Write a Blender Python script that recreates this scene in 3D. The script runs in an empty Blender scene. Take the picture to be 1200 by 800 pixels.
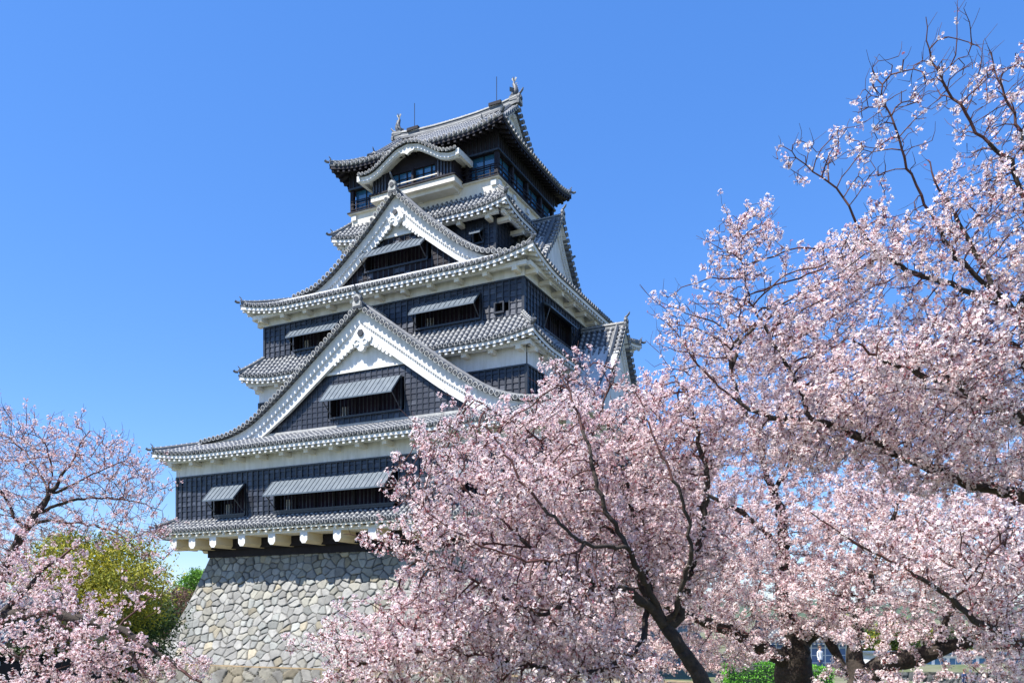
import bpy, math, random
import numpy as np
from mathutils import Vector, Matrix
R = math.radians
random.seed(7); RNG = np.random.default_rng(7)
sc = bpy.context.scene
COL = sc.collection

# ------------------------------------------------------------------ camera
EYE = 5.0; F = 980.0; HY = 722.0
cam = bpy.data.cameras.new('camera'); co = bpy.data.objects.new('camera', cam); COL.objects.link(co)
co.location = (0, 0, EYE); co.rotation_euler = (R(90), 0, 0)
cam.sensor_width = 36; cam.lens = 36*F/1200; cam.shift_y = (HY-400)/1200
cam.clip_start = .1; cam.clip_end = 9000
sc.camera = co
def at(px, py, D): return np.array([(px-600)/F*D, D, EYE+(HY-py)/F*D])

# ------------------------------------------------------------------ world, sun, exposure
SUN_EL = 56.0
SUNH = (-.877, -.480)
w = bpy.data.worlds.new('World'); sc.world = w; w.use_nodes = True
nt = w.node_tree; bg = nt.nodes['Background']
sky = nt.nodes.new('ShaderNodeTexSky'); sky.sky_type = 'NISHITA'; sky.sun_disc = False
sky.sun_elevation = R(SUN_EL); sky.sun_rotation = math.atan2(SUNH[0], SUNH[1]) % (2*math.pi)
sky.altitude = 100; sky.air_density = 1.0; sky.dust_density = .25; sky.ozone_density = 3.0
hs = nt.nodes.new('ShaderNodeHueSaturation'); hs.inputs['Saturation'].default_value = 1.2
hs.inputs['Hue'].default_value = .503
mxs = nt.nodes.new('ShaderNodeMix'); mxs.data_type = 'RGBA'; mxs.inputs['Factor'].default_value = .45
mxs.inputs['B'].default_value = (.30, 1.15, 3.9, 1)      # even blue of the clear spring sky
nt.links.new(sky.outputs[0], hs.inputs['Color']); nt.links.new(hs.outputs[0], mxs.inputs['A']); nt.links.new(mxs.outputs['Result'], bg.inputs[0])
bg.inputs[1].default_value = .13
sl = bpy.data.lights.new('sun', 'SUN'); so = bpy.data.objects.new('sun', sl); COL.objects.link(so)
sl.energy = 4.9; sl.angle = R(.53); sl.color = (1, .95, .87)
d = Vector((SUNH[0]*math.cos(R(SUN_EL)), SUNH[1]*math.cos(R(SUN_EL)), math.sin(R(SUN_EL))))
so.rotation_euler = d.to_track_quat('Z', 'Y').to_euler(); so.location = (-30, -20, 60)
sc.view_settings.view_transform = 'Standard'; sc.view_settings.look = 'None'
sc.view_settings.gamma = 1; sc.view_settings.exposure = .98

# ------------------------------------------------------------------ materials
def mat(name, col, rough=.7, noise=None, bump=None, spec=.5, vcol=False, metallic=0, transl=0, stretch=None):
    m = bpy.data.materials.new(name); m.use_nodes = True; n = m.node_tree; b = n.nodes['Principled BSDF']
    b.inputs['Roughness'].default_value = rough; b.inputs['Metallic'].default_value = metallic
    b.inputs['Specular IOR Level'].default_value = spec
    b.inputs['Base Color'].default_value = (*col, 1)
    tc = n.nodes.new('ShaderNodeTexCoord'); src = tc.outputs['Object']
    if stretch:
        mp = n.nodes.new('ShaderNodeMapping'); mp.inputs['Scale'].default_value = stretch
        n.links.new(src, mp.inputs[0]); src = mp.outputs[0]
    out = None
    if vcol:
        at_ = n.nodes.new('ShaderNodeAttribute'); at_.attribute_name = 'Col'; out = at_.outputs['Color']
    if noise:   # (scale, amount, second colour)
        nz = n.nodes.new('ShaderNodeTexNoise'); nz.inputs['Scale'].default_value = noise[0]; nz.inputs['Detail'].default_value = 6
        nz.inputs['Roughness'].default_value = .65
        n.links.new(src, nz.inputs['Vector'])
        rp = n.nodes.new('ShaderNodeMapRange'); rp.inputs[1].default_value = .35; rp.inputs[2].default_value = .68
        n.links.new(nz.outputs['Fac'], rp.inputs[0])
        mx = n.nodes.new('ShaderNodeMix'); mx.data_type = 'RGBA'
        if vcol:
            mx.blend_type = 'MULTIPLY'; mx.inputs['Factor'].default_value = 1
            mx2 = n.nodes.new('ShaderNodeMix'); mx2.data_type = 'RGBA'
            n.links.new(rp.outputs[0], mx2.inputs['Factor']); mx2.inputs['A'].default_value = (1, 1, 1, 1); mx2.inputs['B'].default_value = (*noise[2], 1)
            n.links.new(out, mx.inputs['A']); n.links.new(mx2.outputs['Result'], mx.inputs['B'])
        else:
            ml = n.nodes.new('ShaderNodeMath'); ml.operation = 'MULTIPLY'; ml.inputs[1].default_value = noise[1]
            n.links.new(rp.outputs[0], ml.inputs[0]); n.links.new(ml.outputs[0], mx.inputs['Factor'])
            mx.inputs['A'].default_value = (*col, 1); mx.inputs['B'].default_value = (*noise[2], 1)
        out = mx.outputs['Result']
    if out is not None: n.links.new(out, b.inputs['Base Color'])
    if bump:
        nb = n.nodes.new('ShaderNodeTexNoise'); nb.inputs['Scale'].default_value = bump[0]; nb.inputs['Detail'].default_value = 5
        n.links.new(src, nb.inputs['Vector'])
        bp = n.nodes.new('ShaderNodeBump'); bp.inputs['Strength'].default_value = bump[1]; bp.inputs['Distance'].default_value = bump[2]
        n.links.new(nb.outputs['Fac'], bp.inputs['Height']); n.links.new(bp.outputs[0], b.inputs['Normal'])
    if transl:
        tr = n.nodes.new('ShaderNodeBsdfTranslucent'); ms = n.nodes.new('ShaderNodeMixShader'); ms.inputs[0].default_value = transl
        if out is not None: n.links.new(out, tr.inputs[0])
        else: tr.inputs[0].default_value = (*col, 1)
        n.links.new(b.outputs[0], ms.inputs[1]); n.links.new(tr.outputs[0], ms.inputs[2])
        n.links.new(ms.outputs[0], n.nodes['Material Output'].inputs['Surface'])
    return m
M = {}
M['tile'] = mat('roof_tile', (.075, .084, .105), .5, (1.1, .9, (.16, .168, .18)), (30, .3, .01))
M['pan'] = mat('pan_tile', (.06, .066, .08), .6, (1.5, .7, (.13, .135, .15)), (30, .3, .01))
M['mortar'] = mat('roof_mortar', (.47, .47, .455), .9, (1.6, .9, (.24, .245, .24)))
M['cap'] = mat('tile_end', (.03, .033, .04), .5)
M['ridge'] = mat('ridge_tile', (.06, .068, .085), .55, (3, .8, (.15, .16, .17)), (20, .4, .02))
M['plaster'] = mat('white_plaster', (.72, .725, .74), .85, (1.3, .85, (.52, .52, .51)), (5, .3, .015), stretch=(2.2, 2.2, .4))
M['plaster_warm'] = mat('aged_plaster', (.72, .69, .63), .85, (1.2, .8, (.60, .55, .46)), (5, .3, .015), stretch=(2.2, 2.2, .4))
M['beamside'] = mat('beam_plaster', (.70, .60, .42), .85, (1.2, .6, (.58, .46, .28)))
M['board'] = mat('black_board', (.010, .013, .023), .42, (2.5, .7, (.03, .036, .055)), (60, .25, .01), stretch=(1, 1, 5))
M['board_glint'] = mat('glint_board', (.018, .022, .036), .42, (2.2, .95, (.075, .086, .115)), (60, .25, .01), stretch=(.6, .6, 6))  # paler board tone: sunlit glints on the laps painted into the colour
M['batten'] = mat('black_batten', (.012, .014, .02), .4, (4, .6, (.035, .04, .05)))
M['darkwood'] = mat('dark_timber', (.009, .008, .014), .7, (3, .7, (.022, .019, .028)), (30, .3, .01), spec=.25)
M['interior'] = mat('dark_interior', (.02, .011, .035), .9)
M['shutter'] = mat('shutter_metal', (.07, .095, .125), .5, (1.7, .8, (.12, .15, .18)), metallic=.2)
M['glass'] = mat('window_glass', (.03, .12, .25), .06, spec=1.0)
M['iron'] = mat('dark_iron', (.05, .055, .07), .5)
M['bark'] = mat('cherry_bark', (.020, .014, .012), .9, (9, .8, (.065, .05, .038)), (25, .8, .02))
M['twig'] = mat('cherry_twig', (.09, .030, .024), .7, (6, .6, (.035, .02, .018)))
M['petal'] = mat('cherry_petal', (.8, .65, .68), .6, vcol=True, transl=.42, spec=.25)
M['leaf'] = mat('leaf', (.08, .12, .03), .6, vcol=True, transl=.3, spec=.3)
M['stone'] = mat('castle_stone', (.3, .3, .29), .85, noise=(2.2, 1, (.68, .68, .70)), bump=(7, .5, .04), vcol=True)
M['grass'] = mat('grass_ground', (.085, .11, .035), .9, (.35, .9, (.22, .20, .14)), (9, .6, .05))
M['hill'] = mat('far_hill', (.05, .08, .05), .9, (.01, .8, (.08, .11, .05)))
M['wallblue'] = mat('blue_grey_wall', (.10, .16, .30), .6)
M['wallpale'] = mat('pale_wall', (.62, .64, .66), .7)
M['brick'] = mat('red_brick', (.32, .10, .06), .8, (6, .8, (.2, .06, .04)))
M['green'] = mat('gutter_green', (.25, .33, .28), .5)
M['skin'] = mat('skin', (.55, .33, .24), .6); M['hair'] = mat('brown_hair', (.09, .035, .02), .6)
M['cloth'] = mat('navy_cloth', (.03, .05, .13), .8); M['clothw'] = mat('pale_cloth', (.7, .7, .72), .8)

# ------------------------------------------------------------------ helpers
def tag(o, label=None, cat=None, group=None, kind=None):
    if label: o['label'] = label
    if cat: o['category'] = cat
    if group: o['group'] = group
    if kind: o['kind'] = kind
    return o
def empty(name, loc=(0, 0, 0), rz=0):
    o = bpy.data.objects.new(name, None); COL.objects.link(o); o.location = loc; o.rotation_euler = (0, 0, rz)
    o.empty_display_size = .3
    return o
class MB:
    def __init__(s): s.v = []; s.f = []; s.m = []; s.mats = []; s.sm = []
    def mi(s, k):
        if k not in s.mats: s.mats.append(k)
        return s.mats.index(k)
    def add(s, vs, fs, k, smooth=False):
        b = len(s.v); s.v.extend([tuple(map(float, p)) for p in vs]); i = s.mi(k)
        for f in fs: s.f.append([q+b for q in f]); s.m.append(i); s.sm.append(smooth)
    def quad(s, a, b, c, d, k): s.add([a, b, c, d], [(0, 1, 2, 3)], k)
    def box(s, x0, x1, y0, y1, z0, z1, k):
        s.add([(x0, y0, z0), (x1, y0, z0), (x1, y1, z0), (x0, y1, z0), (x0, y0, z1), (x1, y0, z1), (x1, y1, z1), (x0, y1, z1)],
              [(3, 2, 1, 0), (4, 5, 6, 7), (0, 1, 5, 4), (1, 2, 6, 5), (2, 3, 7, 6), (3, 0, 4, 7)], k)
    def fbox(s, fr, a0, a1, o0, o1, z0, z1, k):
        p = lambda a, o, z: fr(a, o, z)
        s.add([p(a0, o1, z0), p(a1, o1, z0), p(a1, o0, z0), p(a0, o0, z0), p(a0, o1, z1), p(a1, o1, z1), p(a1, o0, z1), p(a0, o0, z1)],
              [(3, 2, 1, 0), (4, 5, 6, 7), (0, 1, 5, 4), (1, 2, 6, 5), (2, 3, 7, 6), (3, 0, 4, 7)], k)
    def sweep(s, pts, sec, k, up=(0, 0, 1), cap=True, smooth=False, scale=None, ks=None):
        """sec: closed polygon of (side, up) offsets"""
        P = [np.array(p, float) for p in pts]; n = len(sec); vs = []; up = np.array(up, float)
        for i, p in enumerate(P):
            t = P[min(i+1, len(P)-1)]-P[max(i-1, 0)]; t = t/(np.linalg.norm(t)+1e-9)
            sd = np.cross(t, up); sd = sd/(np.linalg.norm(sd)+1e-9); u2 = np.cross(sd, t)
            sca = 1 if scale is None else scale[i]
            for a, b in sec: vs.append(p+sd*a*sca+u2*b*sca)
        b0 = len(s.v); s.v.extend([tuple(q) for q in vs])
        for i in range(len(P)-1):
            for j in range(n):
                j2 = (j+1) % n; kk = k if ks is None else ks[j]
                s.f.append([b0+i*n+j, b0+(i+1)*n+j, b0+(i+1)*n+j2, b0+i*n+j2]); s.m.append(s.mi(kk)); s.sm.append(smooth)
        if cap:
            s.f.append([b0+j for j in range(n)]); s.m.append(s.mi(k)); s.sm.append(False)
            s.f.append([b0+(len(P)-1)*n+j for j in reversed(range(n))]); s.m.append(s.mi(k)); s.sm.append(False)
    def disc(s, c, nrm, r, k, n=8, th=0.0):
        c = np.array(c, float); nrm = np.array(nrm, float); nrm /= np.linalg.norm(nrm)
        a = np.cross(nrm, (0, 0, 1.)); 
        if np.linalg.norm(a) < 1e-3: a = np.array((1., 0, 0))
        a /= np.linalg.norm(a); b = np.cross(nrm, a)
        ring = [c+nrm*th+(a*math.cos(q*2*math.pi/n)+b*math.sin(q*2*math.pi/n))*r for q in range(n)]
        s.add(ring, [tuple(range(n))], k)
        if th:
            ring2 = [p-nrm*th for p in ring]
            s.add(ring+ring2, [(q, q+n, (q+1) % n+n, (q+1) % n) for q in range(n)], k)
    def poly_prism(s, pts2, fr, o0, o1, k):
        """pts2 (a,z) polygon extruded from o0 to o1 in a frame"""
        n = len(pts2)
        vs = [fr(a, o1, z) for a, z in pts2]+[fr(a, o0, z) for a, z in pts2]
        s.add(vs, [tuple(range(n)), tuple(reversed(range(n, 2*n)))]+[(i, i+n, (i+1) % n+n, (i+1) % n) for i in range(n)], k)
    def build(s, name, parent=None, dz=0.0):
        me = bpy.data.meshes.new(name)
        vs = [(a, b, c+dz) for a, b, c in s.v] if dz else s.v
        me.from_pydata(vs, [], s.f)
        for k in s.mats: me.materials.append(M[k])
        me.polygons.foreach_set('material_index', s.m); me.polygons.foreach_set('use_smooth', s.sm)
        me.update()
        o = bpy.data.objects.new(name, me); COL.objects.link(o)
        if parent: o.parent = parent
        return o
def np_mesh(name, V, Q, mats, midx=None, col=None, parent=None, smooth=False):
    """V (n,3), Q (m,4) quads (or (m,3))"""
    me = bpy.data.meshes.new(name); n, k = Q.shape
    me.vertices.add(len(V)); me.vertices.foreach_set('co', np.ascontiguousarray(V, np.float32).ravel())
    me.loops.add(n*k); me.loops.foreach_set('vertex_index', np.ascontiguousarray(Q, np.int32).ravel())
    me.polygons.add(n); me.polygons.foreach_set('loop_start', np.arange(0, n*k, k, dtype=np.int32))
    for q in mats: me.materials.append(M[q])
    if midx is not None: me.polygons.foreach_set('material_index', np.asarray(midx, np.int32))
    if smooth: me.polygons.foreach_set('use_smooth', np.ones(n, bool))
    me.update(calc_edges=True)
    if col is not None:
        ca = me.color_attributes.new('Col', 'FLOAT_COLOR', 'POINT')
        c4 = np.ones((len(V), 4), np.float32); c4[:, :3] = col; ca.data.foreach_set('color', c4.ravel())
    o = bpy.data.objects.new(name, me); COL.objects.link(o)
    if parent: o.parent = parent
    return o
class Fr:
    def __init__(s, A, O): s.A = A; s.O = O
    def __call__(s, a, o, z): return (a*s.A[0]+o*s.O[0], a*s.A[1]+o*s.O[1], z)
FRONT = Fr((1, 0), (0, -1)); RIGHT = Fr((0, 1), (1, 0)); BACK = Fr((-1, 0), (0, 1)); LEFT = Fr((0, -1), (-1, 0))
def interp(xs, ys): return lambda t: float(np.interp(t, xs, ys))
def smoothp(xs, ys):
    """smooth monotone profile by resampling + averaging"""
    X = np.linspace(xs[0], xs[-1], 200); Y = np.interp(X, xs, ys)
    for _ in range(60): Y[1:-1] = (Y[:-2]+Y[2:])/4+Y[1:-1]/2
    return lambda t: float(np.interp(t, X, Y))

# ------------------------------------------------------------------ castle frame
u = np.array([.8963, -.4436]); v = np.array([.4436, .8963]); P0 = np.array([.689, 50.])
C0 = P0-10.1*u+9.15*v
ANG = math.atan2(u[1], u[0])
def cw(x, y, z):      # castle-local -> world (z relative to the eye)
    q = C0+x*u+y*v; return np.array([q[0], q[1], z+EYE])
keep = empty('castle_keep', (C0[0], C0[1], 0), ANG)
tag(keep, 'tall black and white castle keep with stacked grey tiled roofs and curved gables', 'castle')
def Bd(mb, name, parent=keep): return mb.build(name, parent, EYE if True else 0)

# ---- stone wall mesh with real stones (jittered cells, joints sunk)
def stone_colors(n, brown=.12):
    base = np.array([.315, .312, .29]); c = base[None]*(RNG.uniform(.62, 1.15, (n, 1)))
    tint = RNG.random(n)
    c[tint < .22] *= np.array([.95, .99, .99]); 
    c[(tint > .22) & (tint < .40)] *= np.array([1.04, 1.02, .93])
    k = tint > 1-brown; c[k] *= np.array([1.15, 1.04, .82])
    return c
def cells(U, W, cell, seed=0):
    """irregular convex blocks: id of the nearest seed and distance to the block edge"""
    rng = np.random.default_rng(seed)
    nx = int((U.max()-U.min())/cell[0])+6; nz = int((W.max()-W.min())/cell[1])+6
    gx, gz = np.meshgrid(np.arange(nx), np.arange(nz), indexing='ij')
    sx = U.min()+(gx-2+.5*(gz % 2)+rng.uniform(-.46, .46, gx.shape))*cell[0]
    sz = W.min()+(gz-2+rng.uniform(-.44, .44, gx.shape))*cell[1]
    U = U+.022*np.sin(W*5.1+U*2.3)+.012*np.sin(W*13+1); W = W+.022*np.sin(U*4.3)+.012*np.sin(U*12.7+W*3)
    iu = ((U-U.min())/cell[0]).astype(int)+2; iw = ((W-W.min())/cell[1]).astype(int)+2
    k = 1.25
    best = np.full(U.shape, 1e9); bx = np.zeros(U.shape); bz = np.zeros(U.shape); bid = np.zeros(U.shape, int)
    nb = [(dx, dz) for dx in (-2, -1, 0, 1, 2) for dz in (-2, -1, 0, 1, 2)]
    for dx, dz in nb:
        a = np.clip(iu+dx, 0, nx-1); b = np.clip(iw+dz, 0, nz-1)
        d2 = (U-sx[a, b])**2+((W-sz[a, b])*k)**2; new = d2 < best
        best = np.where(new, d2, best); bid = np.where(new, a*nz+b, bid); bx = np.where(new, sx[a, b], bx); bz = np.where(new, sz[a, b], bz)
    e = np.full(U.shape, 1e9)
    for dx, dz in nb:
        a = np.clip(iu+dx, 0, nx-1); b = np.clip(iw+dz, 0, nz-1)
        d2 = (U-sx[a, b])**2+((W-sz[a, b])*k)**2; dc = np.hypot(sx[a, b]-bx, (sz[a, b]-bz)*k)
        q = np.where(a*nz+b != bid, (d2-best)/(2*np.maximum(dc, .05)), 1e9); e = np.minimum(e, q)
    return bid, e, sx, sz, nx*nz
def stone_face(fr, half, prof, z0, z1, res=.075, cell=(.62, .48), seed=1, brown=.06, xr=None):
    """fr frame, half: (half length at top, outward distance at top), prof(z)->outward flare"""
    zs = np.arange(z0, z1+res, res); zs[-1] = z1
    L = 2*half[0]; na = int(L/res)
    if xr: s = np.linspace(xr[0], xr[1], int((xr[1]-xr[0])/res))
    else: s = np.linspace(-1, 1, na+1)
    flare = np.array([prof(z) for z in zs])
    if xr: A = np.repeat(s[:, None], len(zs), 1)
    else: A = s[:, None]*(half[0]+flare[None])
    Z = np.repeat(zs[None], A.shape[0], 0)
    bid, e, sx, sz, N = cells(A, Z, cell, seed)
    rng = np.random.default_rng(seed+50)
    rgb = stone_colors(N, brown)[bid]
    rng0 = np.random.default_rng(seed+9); jw = rng0.uniform(-.01, .022, N)[bid]; joint = np.clip((e-jw)/.042, 0, 1)
    tx = rng.uniform(-.13, .13, N)[bid]; tz = rng.uniform(-.13, .13, N)[bid]; off = rng.uniform(-.03, .05, N)[bid]
    disp = -.11*(1-joint)+(off+tx*(A-sx.ravel()[bid])+tz*(Z-sz.ravel()[bid]))*joint
    O = half[1]+flare[None]+disp
    if not xr:   # keep corners closed
        k = np.clip((1-np.abs(s))*half[0]/.3, 0, 1)[:, None]; O = half[1]+flare[None]+disp*k
    X = A*fr.A[0]+O*fr.O[0]; Y = A*fr.A[1]+O*fr.O[1]
    V = np.stack([X, Y, Z], -1).reshape(-1, 3)
    rgb = rgb*(.18+.82*joint[..., None])       # mortarless joints: colour darkens into the gaps
    i, j = np.meshgrid(np.arange(A.shape[0]-1), np.arange(A.shape[1]-1), indexing='ij'); nz = A.shape[1]
    q = (i*nz+j).ravel(); Q = np.stack([q, q+nz, q+nz+1, q+1], 1)
    return V, Q, rgb.reshape(-1, 3)
bp_ = smoothp([-5.3, -5, -3.9, -2.85, -1.3, .45, 1.6, 4.1], [4.1, 3.9, 3.3, 2.7, 1.9, 1.15, .75, 0])
base = empty('stone_base', (C0[0], C0[1], 0), ANG)
tag(base, 'curved grey stone base of fitted boulders carrying the castle keep', 'stone wall')
for fr, hf, sd in ((FRONT, (13.3, 11.15), 1), (RIGHT, (11.15, 13.3), 2), (BACK, (11.15+2.15, 11.15), 3), (LEFT, (11.15, 13.3), 4)):
    rr = .045 if fr in (FRONT, RIGHT) else .25
    V, Q, c = stone_face(fr, hf, bp_, -5.3, 4.1, res=rr, seed=sd)
    V[:, 2] += EYE
    np_mesh('wall_face', V, Q, ['stone'], col=c, parent=base, smooth=True)
mb = MB(); mb.box(-13.28, 13.28, -11.1, 11.1, 3.9, 4.08, 'stone')
o = Bd(mb, 'wall_top', base)
ca = o.data.color_attributes.new('Col', 'FLOAT_COLOR', 'POINT'); ca.data.foreach_set('color', [.25, .25, .24, 1]*8)

# ---- roofs
PITCH = .38
def tile_row(mb, pts, out, r=.12, disc=True):
    """half-round tile row from eave (pts[0]) up the slope; pts list of 3D points"""
    P = np.array(pts, float); r = r*random.uniform(.93, 1.07); P[:, 2] += random.uniform(-.012, .012)
    P[:, :2] += np.cross(np.array((out[0], out[1], 0.)), (0, 0, 1.))[:2]*random.uniform(-.018, .018)
    seg = np.linalg.norm(np.diff(P, axis=0), axis=1); cum = np.r_[0, np.cumsum(seg)]; L = cum[-1]
    if L < .12: return
    cuts = [0]; x = .22+random.uniform(-.05, .05)
    while x < L-.08: cuts += [x, min(x+.13, L-.02)]; x += .38
    cuts.append(L); cuts = np.array(cuts)
    Q = np.stack([np.interp(cuts, cum, P[:, i]) for i in range(3)], 1)
    t = P[-1]-P[0]; t /= np.linalg.norm(t); sd = np.cross(t, (0, 0, 1.)); sd /= np.linalg.norm(sd)
    sec = [(-1, -.25), (-.85, .45), (-.35, .95), (.35, .95), (.85, .45), (1, -.25)]
    b0 = len(mb.v)
    for i, q in enumerate(Q):
        tt = Q[min(i+1, len(Q)-1)]-Q[max(i-1, 0)]; tt /= np.linalg.norm(tt)+1e-9; up = np.cross(sd, tt)
        rr = r*(1.0 if i % 2 == 0 else 1.05)
        for a, b in sec: mb.v.append(tuple(q+sd*a*rr+up*b*rr))
    mt = mb.mi('tile'); mm = mb.mi('mortar'); n = 6
    for i in range(len(Q)-1):
        k = mt if i % 2 == 0 else mm
        if i == 0: k = mt
        for j in range(5):
            mb.f.append([b0+i*n+j, b0+(i+1)*n+j, b0+(i+1)*n+j+1, b0+i*n+j+1]); mb.m.append(k); mb.sm.append(True)
    if disc:
        mb.disc(Q[0]+out*.0+np.array((0, 0, .02)), out, r*1.22, 'mortar', 8, .02)
        mb.disc(Q[0]+out*.03+np.array((0, 0, .02)), out, r*.85, 'cap', 8, .015)
def slope(mb, fr, a0, a1, oe, z0, prof, Lf, lift=lambda a, t: 0, rows=True, pitch=PITCH, under='plaster', dz_under=.30, underL=None, fascia=True):
    n = max(2, int(round((a1-a0)/pitch))); As = [a0+(i+.5)*(a1-a0)/n for i in range(n)]
    Z = lambda a, t: z0+prof(t)+lift(a, t)
    out = np.array([fr.O[0], fr.O[1], 0.])
    nt_ = 10; W_ = (a1-a0)/n; edges = []; cuts_ = set()
    for i in range(n):       # one pair of edges per tile column, so that abrupt changes of length stay vertical
        e0, e1 = a0+i*W_+1e-4, a0+(i+1)*W_-1e-4; l0, l1 = Lf(e0), Lf(e1)
        if abs(l0-l1) > 1.2*W_+.05: lm = Lf(As[i]); l0 = l1 = lm
        edges.append((e0-1e-4, l0)); edges.append((e1+1e-4, l1))
    b0 = len(mb.v)
    for a, L in edges:
        for k in range(nt_+1):
            t = L*k/nt_; mb.v.append(fr(a, oe-t, Z(a, t)))
    kp = mb.mi('pan')
    for i in range(n):
        for k in range(nt_):
            q = b0+2*i*(nt_+1)+k; mb.f.append([q, q+nt_+1, q+nt_+2, q+1]); mb.m.append(kp); mb.sm.append(False)
    if fascia:
        b0 = len(mb.v); ku = mb.mi(under); kc = mb.mi('pan'); kf = mb.mi('mortar' if under != 'darkwood' else 'ridge')
        UL = underL if underL is not None else 99
        for a, L in edges:
            L = min(L, UL)
            mb.v.append(fr(a, oe, Z(a, 0)-.0)); mb.v.append(fr(a, oe-.02, Z(a, 0)-.11)); mb.v.append(fr(a, oe-.05, Z(a, 0)-.111)); mb.v.append(fr(a, oe-.05, Z(a, 0)-dz_under))
            mb.v.append(fr(a, oe-L, Z(a, L)-dz_under-.05))
        for i in range(n):
            for k in range(4):
                q = b0+2*i*5+k; mb.f.append([q, q+1, q+6, q+5]); mb.m.append((kc, kf, ku, ku)[k]); mb.sm.append(False)
    if rows:
        for a in As:
            L = Lf(a)
            if L < .25: continue
            m = max(2, int(L/.5)); pts = [fr(a, oe-L*k/m+(.05 if k == 0 else 0), Z(a, L*k/m)+.03) for k in range(m+1)]
            tile_row(mb, pts, out)
    return Z
def rafters(fr, a0, a1, oe, zf, k='plaster', sp=.47, size=.17, depth=.75, dz=-.30, rise=.35):
    mb = MB(); n = int((a1-a0)/sp)
    for i in range(n+1):
        a = a0+(a1-a0)*i/n; z = zf(a)+dz
        h = size
        p = [fr(a-h/2, oe-.10, z-h), fr(a+h/2, oe-.10, z-h), fr(a+h/2, oe-.10, z), fr(a-h/2, oe-.10, z),
             fr(a-h/2, oe-.10-depth, z-h+rise*depth), fr(a+h/2, oe-.10-depth, z-h+rise*depth), fr(a+h/2, oe-.10-depth, z+rise*depth), fr(a-h/2, oe-.10-depth, z+rise*depth)]
        mb.add(p, [(0, 1, 2, 3), (7, 6, 5, 4), (0, 4, 5, 1), (1, 5, 6, 2), (2, 6, 7, 3), (3, 7, 4, 0)], k)
    return mb
RSEC = [(-.17, -.1), (-.17, .04), (-.17, .09), (-.17, .22), (-.21, .24), (-.21, .30), (-.10, .34), (-.07, .42), (0, .46), (.07, .42), (.10, .34), (.21, .30), (.21, .24), (.17, .22), (.17, .09), (.17, .04), (.17, -.1)]
RK = ['ridge', 'mortar', 'ridge', 'ridge', 'mortar', 'ridge', 'ridge', 'ridge', 'ridge', 'ridge', 'ridge', 'mortar', 'ridge', 'ridge', 'mortar', 'ridge', 'ridge']
def ridge(mb, pts, s=1.0, notch=True):
    mb.sweep(pts, [(a*s, b*s) for a, b in RSEC], 'ridge', ks=RK)
    P = np.array(pts, float); seg = np.linalg.norm(np.diff(P, axis=0), axis=1); cum = np.r_[0, np.cumsum(seg)]
    assert len(RK) == len(RSEC)
    if notch:      # mortar joints across the round top tiles
        for x in np.arange(.2, cum[-1]-.1, .34):
            q = np.array([np.interp(x, cum, P[:, i]) for i in range(3)]); q2 = np.array([np.interp(x+.08, cum, P[:, i]) for i in range(3)])
            mb.sweep([q, q2], [(a*s*1.04, b*s+.008) for a, b in RSEC[6:11]], 'mortar', cap=True)
def oni(mb, p, d, s=1.0):
    """ridge-end ornament at p facing horizontal direction d: round-topped plaque, boss, upturned horn"""
    d = np.array([d[0], d[1], 0.]); d /= np.linalg.norm(d); sd = np.array([-d[1], d[0], 0]); p = np.array(p, float)
    pts = [(-.34, -.15), (.34, -.15), (.36, .12), (.26, .25), (.30, .45), (.18, .66), (0, .74), (-.18, .66), (-.30, .45), (-.26, .25), (-.36, .12)]
    n = len(pts); vs = [p+sd*a*s+np.array((0, 0, b*s))+d*.12*s for a, b in pts]+[p+sd*a*s+np.array((0, 0, b*s))-d*.08*s for a, b in pts]
    mb.add(vs, [tuple(range(n)), tuple(reversed(range(n, 2*n)))]+[(i, i+n, (i+1) % n+n, (i+1) % n) for i in range(n)], 'ridge')
    vs = [p+sd*a*s*.8+np.array((0, 0, (b*.8+.06)*s))+d*.15*s for a, b in pts]; mb.add(vs, [tuple(range(n))], 'mortar')
    mb.disc(p+d*.16*s+np.array((0, 0, .33*s)), d, .17*s, 'cap', 10, .05*s)
    h = [p+np.array((0, 0, .70*s))-d*.1*s, p+np.array((0, 0, .82*s))+d*.12*s, p+np.array((0, 0, 1.0*s))+d*.28*s, p+np.array((0, 0, 1.14*s))+d*.34*s]
    c8 = [(math.cos(q*math.pi/3)*.085*s, math.sin(q*math.pi/3)*.085*s) for q in range(6)]
    mb.sweep(h, c8, 'ridge', scale=[1, 1, .9, .5])
def corner_end(mb, p, d, s=.7):
    """small corner ornament with hooked tip like the photo"""
    oni(mb, p, d, s*.62)
    d = np.array([d[0], d[1], 0.]); d /= np.linalg.norm(d); p = np.array(p, float)
    h = [p+d*.1, p+d*.3+np.array((0, 0, .0)), p+d*.42+np.array((0, 0, .08))]
    mb.sweep(h, [(math.cos(q*math.pi/3)*.09, math.sin(q*math.pi/3)*.09) for q in range(6)], 'ridge')

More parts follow.
